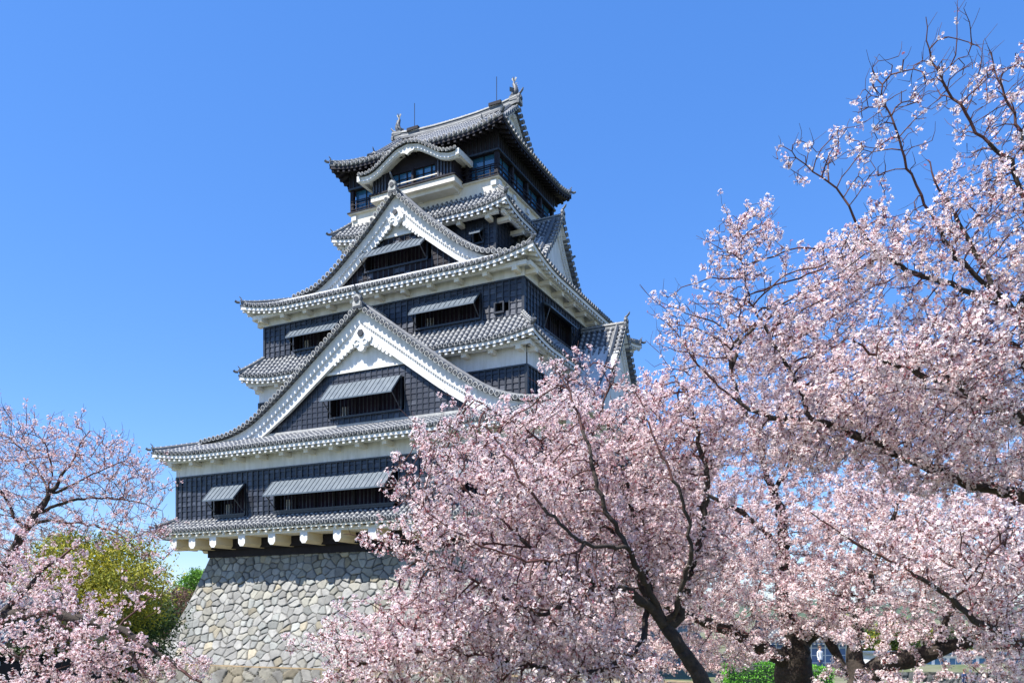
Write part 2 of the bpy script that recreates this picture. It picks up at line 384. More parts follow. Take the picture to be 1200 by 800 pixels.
def liftf(H, c, wd):
    return lambda a, t: c*max(0, 1-max(0, H-abs(a))/wd)**2*max(0, 1-t/wd)**2
def hip_pts(hx, hy, sx, sy, z0, prof, L, c, wd):
    return [np.array((sx*(hx-t), sy*(hy-t), z0+prof(t)+c*max(0, 1-t/wd)**4+.04)) for t in np.linspace(.08, L, 10)]
SIDES = {'front': (FRONT, 0), 'right': (RIGHT, 1), 'back': (BACK, 0), 'left': (LEFT, 1)}
def pent(name, hx, hy, z0, prof, depth, lift_c, wd=4.0, Lx=None, under='plaster', raft='plaster', label=None, sidesL=None, brk=None, rsp=.47, dz_under=.30):
    """roof skirt on four sides; sidesL: dict side -> L(a) override. returns roof object"""
    mb = MB(); zf = {}
    for sd, (fr, sw) in SIDES.items():
        Ha, oe = (hx, hy) if not sw else (hy, hx)
        base_L = lambda a, Ha=Ha: max(.01, min(depth, Ha-abs(a)))
        Lf = sidesL[sd] if sidesL and sd in sidesL else base_L
        zf[sd] = slope(mb, fr, -Ha+.01, Ha-.01, oe, z0, prof, Lf, liftf(Ha, lift_c, wd), under=under, underL=depth, dz_under=dz_under)
    ro = Bd(mb, 'roof'); 
    if label: ro['label'] = label
    for sx in (-1, 1):
        for sy in (-1, 1):
            m2 = MB(); hp = hip_pts(hx, hy, sx, sy, z0, prof, depth if Lx is None else Lx, lift_c, wd)
            ridge(m2, hp, .62); corner_end(m2, hp[0]+np.array((0, 0, .10)), (sx, sy), .62)
            Bd(m2, 'corner_ridge', ro)
    m3 = MB()
    for sd, (fr, sw) in SIDES.items():
        Ha, oe = (hx, hy) if not sw else (hy, hx)
        q = rafters(fr, -Ha+.25, Ha-.25, oe, lambda a, s_=sd: zf[s_](a, 0), raft, rsp, dz=-dz_under)
        b = len(m3.v); m3.v += q.v
        for f, m_, s_ in zip(q.f, q.m, q.sm): m3.f.append([i+b for i in f]); m3.m.append(m3.mi(q.mats[m_])); m3.sm.append(s_)
    Bd(m3, 'rafter_ends', ro)
    if brk:   # bracket arms and the beam they carry: (wall hx, wall hy, spacing, dz)
        m4 = MB()
        for sd, (fr, sw) in SIDES.items():
            Ha, oe = (hx, hy) if not sw else (hy, hx); wa, wo = (brk[0], brk[1]) if not sw else (brk[1], brk[0])
            zb = z0-brk[3]
            n = max(2, int(round(2*wa/brk[2])))
            for i in range(n+1):
                a = -wa+.25+(2*wa-.5)*i/n
                m4.fbox(fr, a-.16, a+.16, wo-.05, oe-.42, zb-.26, zb, 'plaster_warm')
            m4.fbox(fr, -wa-.5, wa+.5, oe-.72, oe-.50, zb+.002, zb+.26, 'plaster')
        Bd(m4, 'eave_brackets', ro)
    return ro

def gable(fr, ob, zf, dmax, ztop, name='gable', wall_in=.75, dark_z=None, win=None, h1=.42, h2=.40, base_z=None, pend=1.0, board='board', parent=None, verge=True, boards=True):
    """gable end. ob: outward distance of barge front; zf(d): roof surface height at distance d from the centre"""
    g = MB()
    # gable wall, column by column
    o = ob-wall_in; n = int(2*dmax/.42); hole = win
    for i in range(n):
        a0 = -dmax+2*dmax*i/n; a1 = a0+2*dmax/n
        za, zb = zf(abs(a0))-.3, zf(abs(a1))-.3
        if min(za, zb) <= base_z+.05: continue
        dz = dark_z if dark_z is not None else base_z
        segs = [(base_z, 1e9)]
        if hole and a1 > hole[0] and a0 < hole[1]: segs = [(base_z, hole[2]), (hole[3], 1e9)]
        for s0, s1 in segs:
            for lo, hi, k in ((base_z, dz, board), (dz, 1e9, 'plaster')):
                l = max(s0, lo); ha = min(s1, hi, za); hb = min(s1, hi, zb)
                if ha <= l and hb <= l: continue
                ha = max(ha, l); hb = max(hb, l)
                g.quad(fr(a0, o, l), fr(a1, o, l), fr(a1, o, hb), fr(a0, o, ha), k)
                if k == board and boards:
                    g.fbox(fr, a0-.035, a0+.035, o+.003, o+.06, l, max(ha, l+.02), 'batten')
                    z = l
                    while z < min(ha, hb)-.1:
                        z1 = min(z+.34, min(ha, hb)); g.quad(fr(a0, o+.045, z), fr(a1, o+.045, z), fr(a1, o+.012, z1), fr(a0, o+.012, z1), 'board_glint' if random.random() < .15 else board); z += .34
    if dark_z: g.fbox(fr, -max(.5, dd(zf, dark_z, dmax))+.2, max(.5, dd(zf, dark_z, dmax))-.2, o+.01, o+.12, dark_z-.05, dark_z+.12, 'plaster')
    G = Bd(g, name, parent or keep)
    # bargeboards
    for sx in (-1, 1):
        b = MB()
        ds = np.linspace(0, dmax, 30)
        def band(o0, o1, top, hf, k):
            pts = []
            for i in range(len(ds)-1):
                d0, d1 = ds[i], ds[i+1]
                t0, t1 = zf(d0)-top, zf(d1)-top; b0, b1 = t0-hf(d0), t1-hf(d1)
                A0, A1 = sx*d0, sx*d1
                if sx < 0: A0, A1, t0, t1, b0, b1 = A1, A0, t1, t0, b1, b0
                b.quad(fr(A0, o1, b0), fr(A1, o1, b1), fr(A1, o1, t1), fr(A0, o1, t0), k)
                b.quad(fr(A0, o0, b0), fr(A1, o0, b1), fr(A1, o1, b1), fr(A0, o1, b0), k)
                b.quad(fr(A0, o0, t0), fr(A0, o1, t0), fr(A1, o1, t1), fr(A1, o0, t1), k)
        fl = lambda h: (lambda d: h*(1-.22*d/dmax)*math.sqrt(1+sl(zf, d)**2))
        band(ob-.50, ob-.28, .06, fl(h1), 'plaster')
        band(ob-.60, ob-.38, .06, fl(h1+h2), 'plaster')
        # dentils under the upper board
        cum = 0; d = .2
        while d < dmax:
            s = sl(zf, d); top = zf(d)-.06-fl(h1)(d)
            b.fbox(fr, sx*d-.045, sx*d+.045, ob-.37, ob-.31, top-.08, top+.02, 'plaster')
            d += .20/math.sqrt(1+s*s)
        Bd(b, 'bargeboard', G)
    # verge tiles
    if verge:
        vm = MB(); out = np.array([fr.O[0], fr.O[1], 0.])
        for sx in (-1, 1):
            d = .22
            while d < dmax+.02:
                s = sl(zf, d); z = zf(d)+.10
                pts = [np.array(fr(sx*d, ob+.10, z)), np.array(fr(sx*d, ob-.55, z))]
                vm.sweep(pts, [(math.cos(q*math.pi/3)*.15, math.sin(q*math.pi/3)*.15) for q in range(6)], 'tile', smooth=True)
                vm.disc(pts[0]+out*.005, out, .17, 'mortar', 8, .03); vm.disc(pts[0]+out*.04, out, .12, 'cap', 8, .01)
                d += .40/math.sqrt(1+s*s)
            # little ridge behind the verge discs
            P = [fr(sx*q, ob-.52, zf(q)+.06) for q in np.linspace(.1, dmax, 24)]
            vm.sweep(P, [(-.14, -.05), (-.14, .22), (-.05, .34), (.05, .34), (.14, .22), (.14, -.05)], 'ridge')
        Bd(vm, 'verge_tiles', G)
    # pendant (gegyo) with scroll fins
    if pend:
        pm = MB(); s = pend; zt = zf(0)-.06-(h1+h2)-.18*s
        body = [(0, .55), (.42, .12), (.60, -.18), (.74, -.30), (.70, -.55), (.50, -.62), (.46, -.80), (.26, -.86), (.20, -1.02), (0, -1.10)]
        poly = [(a*s, zt+z*s) for a, z in body]+[(-a*s, zt+z*s) for a, z in reversed(body[1:-1])]
        pm.poly_prism(poly[::-1], fr, ob-.50, ob-.24, 'plaster')
        out = np.array([fr.O[0], fr.O[1], 0.])
        pm.disc(fr(0, ob-.23, zt-.02*s), out, .20*s, 'cap', 8, .08)
        for q in range(6): pm.disc(fr(.15*s*math.cos(q*math.pi/3), ob-.23, zt-.02*s+.15*s*math.sin(q*math.pi/3)), out, .075*s, 'cap', 6, .07)
        for sx in (-1, 1):      # scrolls on the body
            P = [fr(sx*(.30+.17*math.cos(q))*s, ob-.22, zt+(-.55+.17*math.sin(q))*s) for q in np.linspace(-2.6, 2.8, 12)]
            pm.sweep(P, [(-.035, -.035), (-.035, .035), (.035, .035), (.035, -.035)], 'plaster', up=(fr.O[0], fr.O[1], 0))
            # fin following the bargeboard
            for j in range(6 if pend > .7 else 0):
                d = (.78+.25*j)*s; zz = zf(d)-.06-(h1+h2)*.97*math.sqrt(1+sl(zf, d)**2)-.06*s
                rr = (.19-.022*j)*s
                pts = [(sx*d+rr*math.cos(q*math.pi/4), zz+rr*math.sin(q*math.pi/4)) for q in range(8)]
                pm.poly_prism(pts if sx else pts, fr, ob-.52, ob-.33-.01*j, 'plaster')
        Bd(pm, 'pendant', G)
    return G
def sl(zf, d): return (zf(d+.05)-zf(max(0, d-.05)))/(.1 if d > .05 else .05+d)
def dd(zf, z, dmax):
    for d in np.linspace(0, dmax, 200):
        if zf(d)-.9 < z: return d
    return dmax

# ---- walls
def cladding(mb, fr, a0, a1, o, z0, z1, holes=(), glint=.3, sp=.46):  # random share of boards takes the paler tone with painted-in glints
    n = max(1, int(round((a1-a0)/sp)))
    for i in range(n):
        b0 = a0+(a1-a0)*i/n; b1 = a0+(a1-a0)*(i+1)/n
        segs = [(z0, z1)]
        for h in holes:
            if b1 > h[0]+.02 and b0 < h[1]-.02:
                ns = []
                for s0, s1 in segs:
                    if h[2] > s0: ns.append((s0, min(s1, h[2])))
                    if h[3] < s1: ns.append((max(s0, h[3]), s1))
                segs = ns
        for s0, s1 in segs:
            if s1-s0 < .03: continue
            mb.quad(fr(b0, o, s0), fr(b1, o, s0), fr(b1, o, s1), fr(b0, o, s1), 'board')
            m = max(1, int(round((s1-s0)/.36)))
            for j in range(m):
                y0 = s0+(s1-s0)*j/m; y1 = s0+(s1-s0)*(j+1)/m
                e = random.uniform(.035, .055)
                mb.quad(fr(b0, o+e, y0), fr(b1, o+e, y0), fr(b1, o+.008, y1), fr(b0, o+.008, y1), 'board_glint' if random.random() < glint else 'board')
                mb.quad(fr(b0, o, y0), fr(b1, o, y0), fr(b1, o+e, y0), fr(b0, o+e, y0), 'batten')
            mb.fbox(fr, b0-.04, b0+.04, o+.004, o+.085, s0, s1, 'batten')
    mb.fbox(fr, a0, a1, o+.005, o+.11, z1-.10, z1, 'batten')
def storey(hx, hy, z0, zd, z1, holes=None, glint=.3, plaster='plaster'):
    """boards z0..zd, plaster band zd..z1"""
    holes = holes or {}
    mb = MB(); pl = MB()
    for sd, (fr, sw) in SIDES.items():
        Ha, oe = (hx, hy) if not sw else (hy, hx)
        if zd > z0: cladding(mb, fr, -Ha, Ha, oe, z0, zd, holes.get(sd, ()), glint)
        if z1 > zd: pl.quad(fr(-Ha, oe+.05, zd), fr(Ha, oe+.05, zd), fr(Ha, oe+.05, z1), fr(-Ha, oe+.05, z1), plaster)
    for sx in (-1, 1):
        for sy in (-1, 1):
            if zd > z0: mb.box(sx*hx-.09, sx*hx+.09, sy*hy-.09, sy*hy+.09, z0, zd+.004, 'batten')
            if z1 > zd: pl.box(sx*hx-.06, sx*hx+.06, sy*hy-.06, sy*hy+.06, zd+.006, z1, plaster)
    if mb.f: Bd(mb, 'board_wall')
    if pl.f: Bd(pl, 'plaster_band')
def window(fr, a0, a1, o, z0, z1, out=.95, drop=.9, shutter=True, lattice=False, kside='darkwood', plaster_posts=True):
    w_ = MB(); dp = .7
    w_.quad(fr(a0, o-dp, z0), fr(a1, o-dp, z0), fr(a1, o-dp, z1), fr(a0, o-dp, z1), 'interior')
    w_.quad(fr(a0, o, z0), fr(a1, o, z0), fr(a1, o-dp, z0), fr(a0, o-dp, z0), 'darkwood')
    w_.quad(fr(a0, o-dp, z1), fr(a1, o-dp, z1), fr(a1, o, z1), fr(a0, o, z1), 'darkwood')
    w_.quad(fr(a0, o, z0), fr(a0, o-dp, z0), fr(a0, o-dp, z1), fr(a0, o, z1), 'darkwood')
    w_.quad(fr(a1, o-dp, z0), fr(a1, o, z0), fr(a1, o, z1), fr(a1, o-dp, z1), 'darkwood')
    W = Bd(w_, 'window')
    f = MB()
    f.fbox(fr, a0-.10, a1+.10, o+.006, o+.15, z0-.12, z0, 'batten'); f.fbox(fr, a0-.10, a1+.10, o+.006, o+.13, z1, z1+.10, 'batten')
    f.fbox(fr, a0-.10, a0, o+.01, o+.13, z0, z1, 'batten'); f.fbox(fr, a1, a1+.10, o+.01, o+.13, z0, z1, 'batten')
    n = max(1, int((a1-a0)/1.5))
    for i in range(1, n): 
        a = a0+(a1-a0)*i/n; f.fbox(fr, a-.07, a+.07, o-.25, o-.1, z0, z1, 'darkwood')
    a = a0+.18
    while a < a1-.1: f.fbox(fr, a-.022, a+.022, o-.34, o-.30, z0, z1, 'board_glint'); a += .30
    if plaster_posts:
        for i in range(3): f.fbox(fr, a0+.5+.22*i, a0+.56+.22*i, o-.5, o-.44, z0+.1, z0+.75, 'plaster')
    Bd(f, 'window_frame', W)
    if shutter:
        s = MB(); th = .09; zt = z1+.04
        L = lambda a, q, e=0: fr(a, o+.10+out*q, zt-drop*q+e)
        e0, e1 = a0-.06, a1+.06
        s.add([L(e0, 0), L(e1, 0), L(e1, 1), L(e0, 1), L(e0, 0, th), L(e1, 0, th), L(e1, 1, th), L(e0, 1, th)],
              [(3, 2, 1, 0), (0, 1, 5, 4), (1, 2, 6, 5), (2, 3, 7, 6), (3, 0, 4, 7), (4, 5, 6, 7)], 'shutter')
        m = max(2, int((e1-e0)/.36))
        for i in range(m+1):
            a = e0+(e1-e0)*i/m; a = min(max(a, e0+.03), e1-.03)
            q = [L(a-.025, 0, th+.001), L(a+.025, 0, th+.001), L(a+.025, 1, th+.001), L(a-.025, 1, th+.001), L(a-.015, 0, th+.05), L(a+.015, 0, th+.05), L(a+.015, 1, th+.05), L(a-.015, 1, th+.05)]
            s.add(q, [(0, 1, 5, 4), (1, 2, 6, 5), (2, 3, 7, 6), (3, 0, 4, 7), (4, 5, 6, 7)], 'shutter')
        Bd(s, 'shutter', W)
        for a in (a0+.05, a1-.05):
            st = MB(); st.sweep([fr(a, o+.1, z0+.1), fr(a, o+.05+out*.9, zt-drop*.9)], [(-.025, -.025), (-.025, .025), (.025, .025), (.025, -.025)], 'iron')
            Bd(st, 'strut', W)
    return W

# ==== storey by storey (z relative to the eye; the castle is centred on x=y=0)
# recess over the stone base, beams, first floor
mb = MB()
mb.box(-13.4, 13.4, -11.25, 11.25, 4.1, 4.62, 'darkwood')
mb.box(-13.9, 13.9, -11.7, 11.7, 4.62, 5.25, 'darkwood')
Bd(mb, 'floor_frame')
fs = [-14.55, -12.8, -10.9, -8.35, -5.8, -3.2, -.6, 2.0, 4.6, 7.2, 9.8, 12.0, 14.4]
def beam(fr, a, wo, oe):
    b = MB(); wdt = .29; z0, z1 = 4.60, 5.28
    pts = [(-wdt, z1), (-wdt, z0+.2), (-wdt+.16, z0), (wdt-.16, z0), (wdt, z0+.2), (wdt, z1)]
    n = len(pts); vs = [fr(a+q, oe, z) for q, z in pts]+[fr(a+q, wo, z) for q, z in pts]
    b.add(vs, [tuple(range(n))], 'plaster')
    b.add(vs, [(i, (i+1) % n, (i+1) % n+n, i+n) for i in range(n)], 'beamside')
    Bd(b, 'floor_beam')
for a in fs: beam(FRONT, a, 11.2, 13.2)
for a in np.linspace(-11.9, 11.9, 10): beam(RIGHT, a, 13.3, 15.75); beam(LEFT, a, 13.3, 15.75)
mb = MB()
for sd, (fr, sw) in SIDES.items():
    wa, wo = (15.0, 12.45) if not sw else (12.45, 15.0)
    mb.fbox(fr, -wa-.75, wa+.75, wo-.2+.003*sw, wo+.72, 5.285, 5.50, 'plaster_warm')
    mb.quad(fr(-wa, wo-1.4, 5.283), fr(wa, wo-1.4, 5.283), fr(wa, wo, 5.283), fr(-wa, wo, 5.283), 'plaster_warm')
Bd(mb, 'sill_beam')
P0_ = smoothp([0, 1.2], [0, .85])
pent('roof', 16.1, 13.5, 5.78, P0_, 1.12, .18, 2.5, under='plaster_warm', raft='plaster_warm', label='narrow tiled skirt roof above the beam ends', dz_under=.22, rsp=.6)
H1 = [(-11.4, -8.75, 6.5, 8.7), (-6.15, 3.1, 6.5, 8.7), (6.4, 9.2, 6.5, 8.7)]
H1r = [(-8, -5, 6.5, 8.7), (-2, 4, 6.5, 8.7)]
storey(15.0, 12.45, 6.2, 9.65, 11.2, {'front': H1, 'right': H1r}, glint=.55)
for h in H1: window(FRONT, h[0], h[1], 12.45, h[2]+.35, h[3], out=1.05, drop=1.12)
for h in H1r: window(RIGHT, h[0], h[1], 12.45+2.55, h[2]+.35, h[3], out=.85, drop=.85)
m_ = MB()
for h in H1: cladding(m_, FRONT, h[0], h[1], 12.47, h[2]+.01, h[2]+.22, (), .5)
Bd(m_, 'apron_boards')
# roof 1 with the big front gable
prof1 = smoothp([0, 1, 2, 2.65, 3.5, 5.04, 6.6, 7.7, 9.9, 12.05, 13.8, 15.1, 16.1], [0, .52, .95, 1.12, 1.2, 1.33, 1.78, 2.35, 3.8, 5.4, 6.7, 7.65, 8.35])
z1r = 10.88
def side_L(hy, depth, full, ybar, ywall):
    def L(a, sgn):
        y = a*sgn      # actual y
        if -ybar <= y < -ywall: return full
        return max(.01, min(depth, hy-abs(y)))
    return {'right': lambda a: L(a, 1), 'left': lambda a: L(a, -1)}
sL = side_L(13.75, 5.75, 16.1, 11.85, 9.2)
sL['front'] = lambda a: max(.01, min(2.75, 16.1-abs(a)))
sL['back'] = lambda a: max(.01, min(4.4, 16.1-abs(a)))
r1 = pent('roof', 16.1, 13.75, z1r, prof1, 1.35, .42, 4.5, Lx=2.6, sidesL=sL, brk=(15.0, 12.45, 1.95, .42), label='lowest great roof with the big curved front gable')
g1z = lambda dx: z1r+prof1(16.1-dx)
gable(FRONT, 11.85, g1z, 13.6, None, dark_z=15.55, base_z=11.9, win=(-2.7, 2.7, 12.75, 14.75), pend=1.05, h1=.66, h2=.60)
window(FRONT, -2.68, 2.68, 11.1, 12.78, 14.72, out=1.05, drop=1.2)
m2 = MB(); ridge(m2, [(0, -11.75, 19.23), (0, -10.5, 19.2), (0, -9.0, 19.2)], 1.15); oni(m2, (0, -11.9, 19.32), (0, -1), 1.05); Bd(m2, 'main_ridge', r1)
m2 = MB(); m2.fbox(FRONT, -11.0, 11.0, 11.08, 11.28, 11.95, 12.22, 'mortar'); Bd(m2, 'flashing', r1)
# storey 2
storey(10.4, 9.35, 12.2, 15.0, 15.0, glint=.1)
mb = MB(); 
for sd, (fr, sw) in SIDES.items():
    Ha, oe = (10.4, 9.35) if not sw else (9.35, 10.4)
    mb.quad(fr(-Ha, oe+.05, 15.0), fr(Ha, oe+.05, 15.0), fr(Ha, oe+.05, 16.9), fr(-Ha, oe+.05, 16.9), 'plaster')
Bd(mb, 'plaster_band')
prof2 = smoothp([0, 1.3], [0, 1.55])
pent('roof', 11.35, 10.45, 16.42, prof2, 1.32, .42, 3.5, brk=(10.4, 9.35, 1.95, .42), label='narrow skirt roof round the middle storeys')
# storey 3
H3 = [(-7.4, -3.4, 18.35, 19.75), (2.55, 7.15, 18.3, 19.72), (8.25, 8.75, 18.45, 18.95)]
H3r = [(-6.4, -1.9, 18.1, 19.55), (2, 6, 18.1, 19.55)]
storey(10.1, 9.15, 17.4, 20.33, 22.0, {'front': H3, 'right': H3r}, glint=.6)
for h in H3[:2]: window(FRONT, h[0], h[1], 9.15, h[2], h[3], out=.82, drop=.86)
window(FRONT, *H3[2][:2], 9.15, *H3[2][2:], shutter=False, plaster_posts=False)
for h in H3r: window(RIGHT, h[0], h[1], 10.1, h[2], h[3], out=.5, drop=.3, plaster_posts=False)
prof3 = smoothp([0, 1, 2.3, 3, 3.8, 4.8, 6.3, 7.75, 9.2, 10.2, 11.3], [0, .55, 1.15, 1.38, 1.5, 1.72, 2.6, 3.75, 4.95, 5.9, 6.95])
z3r = 21.15
sL = side_L(10.35, 5.6, 11.3, 8.05, 4.3)
sL['front'] = lambda a: max(.01, min(3.1, 11.3-abs(a)))
sL['back'] = lambda a: max(.01, min(5.8, 11.3-abs(a)))
r3 = pent('roof', 11.3, 10.35, z3r, prof3, 1.25, .62, 4.5, Lx=3.1, sidesL=sL, brk=(10.1, 9.15, 1.95, .42), label='upper great roof with the second curved front gable')
g3z = lambda dx: z3r+prof3(11.3-dx)
gable(FRONT, 8.05, g3z, 8.6, None, dark_z=25.55, base_z=22.4, win=(-2.75, 2.2, 23.55, 24.95), pend=.85, h1=.52, h2=.46, board='darkwood')
window(FRONT, -2.73, 2.18, 7.3, 23.58, 24.92, out=.85, drop=.85, plaster_posts=False)
m2 = MB(); ridge(m2, [(0, -7.95, 28.15), (0, -6, 28.12), (0, -4.3, 28.12)], 1.0); oni(m2, (0, -8.1, 28.22), (0, -1), .95); Bd(m2, 'main_ridge', r3)
# side gables (right flank)
def dormer(fr_side, frs, out0, out1, half, ze, zp, dark=None, pend=.6):
    pr_ = smoothp([0, .35*half, .7*half, half], [0, (zp-ze)*.24, (zp-ze)*.60, (zp-ze)])
    mb = MB()
    for fr, sg in frs:
        a0, a1 = (out0, out1) if sg > 0 else (-out1, -out0)
        slope(mb, fr, a0, a1, half, ze, pr_, lambda a: half, under='plaster', fascia=True)
    ro = Bd(mb, 'roof')
    ro['label'] = 'small roof of a side gable'
    gz = lambda d: ze+pr_(half-d)
    G = gable(fr_side, out1, gz, half*.93, None, wall_in=.5, base_z=ze-.5, pend=pend, h1=.25, h2=.2, parent=keep)
    m2 = MB(); P = [fr_side(0, q, zp) for q in np.linspace(out1-.1, out0, 5)]; ridge(m2, P, .85); oni(m2, fr_side(0, out1+.02, zp+.05), fr_side.O, .8); Bd(m2, 'main_ridge', ro)
dormer(RIGHT, ((FRONT, 1), (BACK, -1)), 5.6, 8.75, 4.9, 22.6, 27.95, pend=.55)
dormer(RIGHT, ((FRONT, 1), (BACK, -1)), 10.2, 13.4, 6.3, 12.2, 19.65, pend=.6)
dormer(LEFT, ((FRONT, -1), (BACK, 1)), 5.6, 8.3, 4.9, 22.4, 26.3, pend=.55)
# storey 5
H5 = [(4.15, 4.85, 25.3, 26.1)]
storey(5.75, 4.45, 23.0, 27.2, 27.2, {'front': H5}, glint=.0)
window(FRONT, 4.15, 4.85, 4.45, 25.3, 26.1, out=.55, drop=.45, plaster_posts=False)
prof5 = smoothp([0, 1.2], [0, 1.5])
pent('roof', 7.15, 5.6, 27.12, prof5, 1.2, .42, 3.0, brk=(5.75, 4.45, 2.2, .40), label='skirt roof below the top storey')
# top storey: white base, open verandah, boards above
mb = MB(); mb.box(-6.0, 6.0, -4.6, 4.6, 27.3, 29.3, 'plaster_warm')
for fr, sw in SIDES.values():
    wa, wo = (6.0, 4.6) if not sw else (4.6, 6.0)
    for a in np.linspace(-wa+.25, wa-.25, 5): mb.fbox(fr, a-.2, a+.2, wo-.02, wo+.12, 28.85, 29.2, 'plaster')
Bd(mb, 'verandah_base')
mb = MB(); mb.box(-6.2, 6.2, -4.8, 4.8, 29.3, 29.36, 'plaster_warm'); mb.box(-6.25, 6.25, -4.85, 4.85, 29.362, 29.44, 'darkwood'); Bd(mb, 'verandah_floor')
mb = MB(); mb.box(-5.2, 5.2, -3.8, 3.8, 29.42, 31.2, 'interior'); Bd(mb, 'inner_room')
mb = MB()
mb.box(-6.1, 6.1, -4.7, 4.7, 31.1, 32.6, 'darkwood')
for fr, sw in SIDES.values():
    wa, wo = (6.1, 4.7) if not sw else (4.7, 6.1)
    a = -wa
    while a < wa: mb.fbox(fr, a, a+.05, wo+.002, wo+.05, 31.12, 32.2, 'batten'); a += .33
    mb.fbox(fr, -wa-.05, wa+.05, wo+.003, wo+.12, 31.06, 31.18, 'batten')
Bd(mb, 'board_wall')
for sd, (fr, sw) in SIDES.items():
    wa, wo = (6.1, 4.7) if not sw else (4.7, 6.1)
    ps = [-wa+.14, -wa*.5, 0, wa*.5, wa-.14] if sw else [-5.95, 5.95, -3.75, 3.75]
    for a in ps:
        b = MB(); b.fbox(fr, a-.13, a+.13, wo-.30-.004*sw, wo-.02-.004*sw, 29.42, 31.1, 'darkwood'); Bd(b, 'post')
    b = MB()
    for z in (29.62, 29.95, 30.22): b.fbox(fr, -wa+.1, wa-.1, wo-.02, wo+.03, z, z+.05, 'darkwood')
    a = -wa+.6
    while a < wa: b.fbox(fr, a-.035, a+.035, wo-.03, wo+.04, 29.44, 30.2, 'darkwood'); a += 1.1
    Bd(b, 'railing')
    spans = [(-wa+.3, -wa*.5-.15), (-wa*.5+.15, -.15), (.15, wa*.5-.15), (wa*.5+.15, wa-.3)] if sw else [(-5.8, -3.9), (3.9, 5.8)]
    for s0, s1 in spans:
        b = MB(); b.quad(fr(s0, wo-.35, 29.42), fr(s1, wo-.35, 29.42), fr(s1, wo-.35, 31.1), fr(s0, wo-.35, 31.1), 'glass')
        b.fbox(fr, s0, s1, wo-.34, wo-.30, 30.3, 30.36, 'darkwood'); b.fbox(fr, (s0+s1)/2-.03, (s0+s1)/2+.03, wo-.34, wo-.30, 29.42, 31.1, 'darkwood')
        Bd(b, 'glass_panel')
# front bay with the curved karahafu
mb = MB()
mb.fbox(FRONT, -3.4, 3.4, 4.6, 5.85, 29.15, 29.55, 'plaster_warm'); mb.fbox(FRONT, -3.1, 3.1, 4.6, 5.5, 28.9, 29.15, 'plaster_warm')
mb.fbox(FRONT, -3.5, 3.5, 4.6, 5.95, 29.552, 29.66, 'darkwood')
BAY = Bd(mb, 'bay')
mb = MB(); bo = 5.75
for a0, a1 in ((-3.3, -2.0), (2.0, 3.3)):
    mb.fbox(FRONT, a0, a1, 4.7, bo, 29.66, 30.95, 'darkwood')
    a = a0
    while a < a1-.05: mb.fbox(FRONT, a+.02, a+.13, bo+.003, bo+.05, 29.68, 30.9, 'board_glint'); a += .25
mb.fbox(FRONT, -2.0, 2.0, 4.7, bo-.25, 30.85, 31.9, 'darkwood'); mb.fbox(FRONT, -3.3, -2.0, 4.7, bo-.2, 30.95, 31.1, 'darkwood'); mb.fbox(FRONT, 2, 3.3, 4.7, bo-.2, 30.95, 31.1, 'darkwood')
Bd(mb, 'bay_wall', BAY)
mb = MB(); mb.quad(FRONT(-2, bo-.4, 29.66), FRONT(2, bo-.4, 29.66), FRONT(2, bo-.4, 30.85), FRONT(-2, bo-.4, 30.85), 'glass')
for a in (-2, -1.33, -.67, 0, .67, 1.33, 2): mb.fbox(FRONT, a-.04, a+.04, bo-.39, bo-.33, 29.66, 30.85, 'darkwood')
for z in (30.0, 30.4): mb.fbox(FRONT, -2, 2, bo-.385, bo-.35, z, z+.05, 'darkwood')
mb.fbox(FRONT, -2, 2, bo-.1, bo, 29.95, 30.02, 'plaster_warm')
for a in (-.02, -1.98, 1.9): mb.fbox(FRONT, a-.08, a+.08, bo-.2, bo-.02, 29.66, 30.85, 'darkwood')
Bd(mb, 'bay_window', BAY)
kz = smoothp([0, .9, 1.7, 2.6, 3.3, 4.1], [32.2, 32.02, 31.55, 30.98, 30.78, 30.85])
mb = MB(); ko = 6.55
As = np.linspace(-4.0, 4.0, 41)
for i in range(40):
    a, b = As[i], As[i+1]; za, zb = kz(abs(a)), kz(abs(b))
    mb.quad(FRONT(a, ko, za), FRONT(b, ko, zb), FRONT(b, 4.4, zb+.25), FRONT(a, 4.4, za+.25), 'pan')
    mb.quad(FRONT(a, 4.4, za-.1), FRONT(b, 4.4, zb-.1), FRONT(b, ko-.1, zb-.22), FRONT(a, ko-.1, za-.22), 'plaster')
x = -3.9
while x < 3.91:
    tile_row(mb, [FRONT(x, ko+.06, kz(abs(x))+.04), FRONT(x, 5.6, kz(abs(x))+.17), FRONT(x, 4.5, kz(abs(x))+.28)], np.array((0, -1., 0)), .11)
    s = sl(kz, abs(x)); x += .30/math.sqrt(1+s*s)
KR = Bd(mb, 'curved_roof', BAY)
mb = MB()
for k0, k1, oo, kk in ((.06, .38, ko-.14, 'plaster'), (.38, .46, ko-.22, 'plaster')):
    for i in range(40):
        a, b = As[i], As[i+1]; za, zb = kz(abs(a)), kz(abs(b))
        mb.quad(FRONT(a, oo, za-k1), FRONT(b, oo, zb-k1), FRONT(b, oo, zb-k0), FRONT(a, oo, za-k0), kk)
        mb.quad(FRONT(a, oo-.2, za-k1), FRONT(b, oo-.2, zb-k1), FRONT(b, oo, zb-k1), FRONT(a, oo, za-k1), kk)
for sx in (-1, 1): mb.fbox(FRONT, sx*4.0-.12, sx*4.0+.12, 4.6, ko-.03, kz(4.0)-.40, kz(4.0)-.02, 'plaster')
mb.poly_prism([(-.7, 31.80), (-.5, 31.6), (-.2, 31.56), (0, 31.42), (.2, 31.56), (.5, 31.6), (.7, 31.80)], FRONT, ko-.3, ko-.12, 'plaster')
Bd(mb, 'curved_bargeboard', BAY)
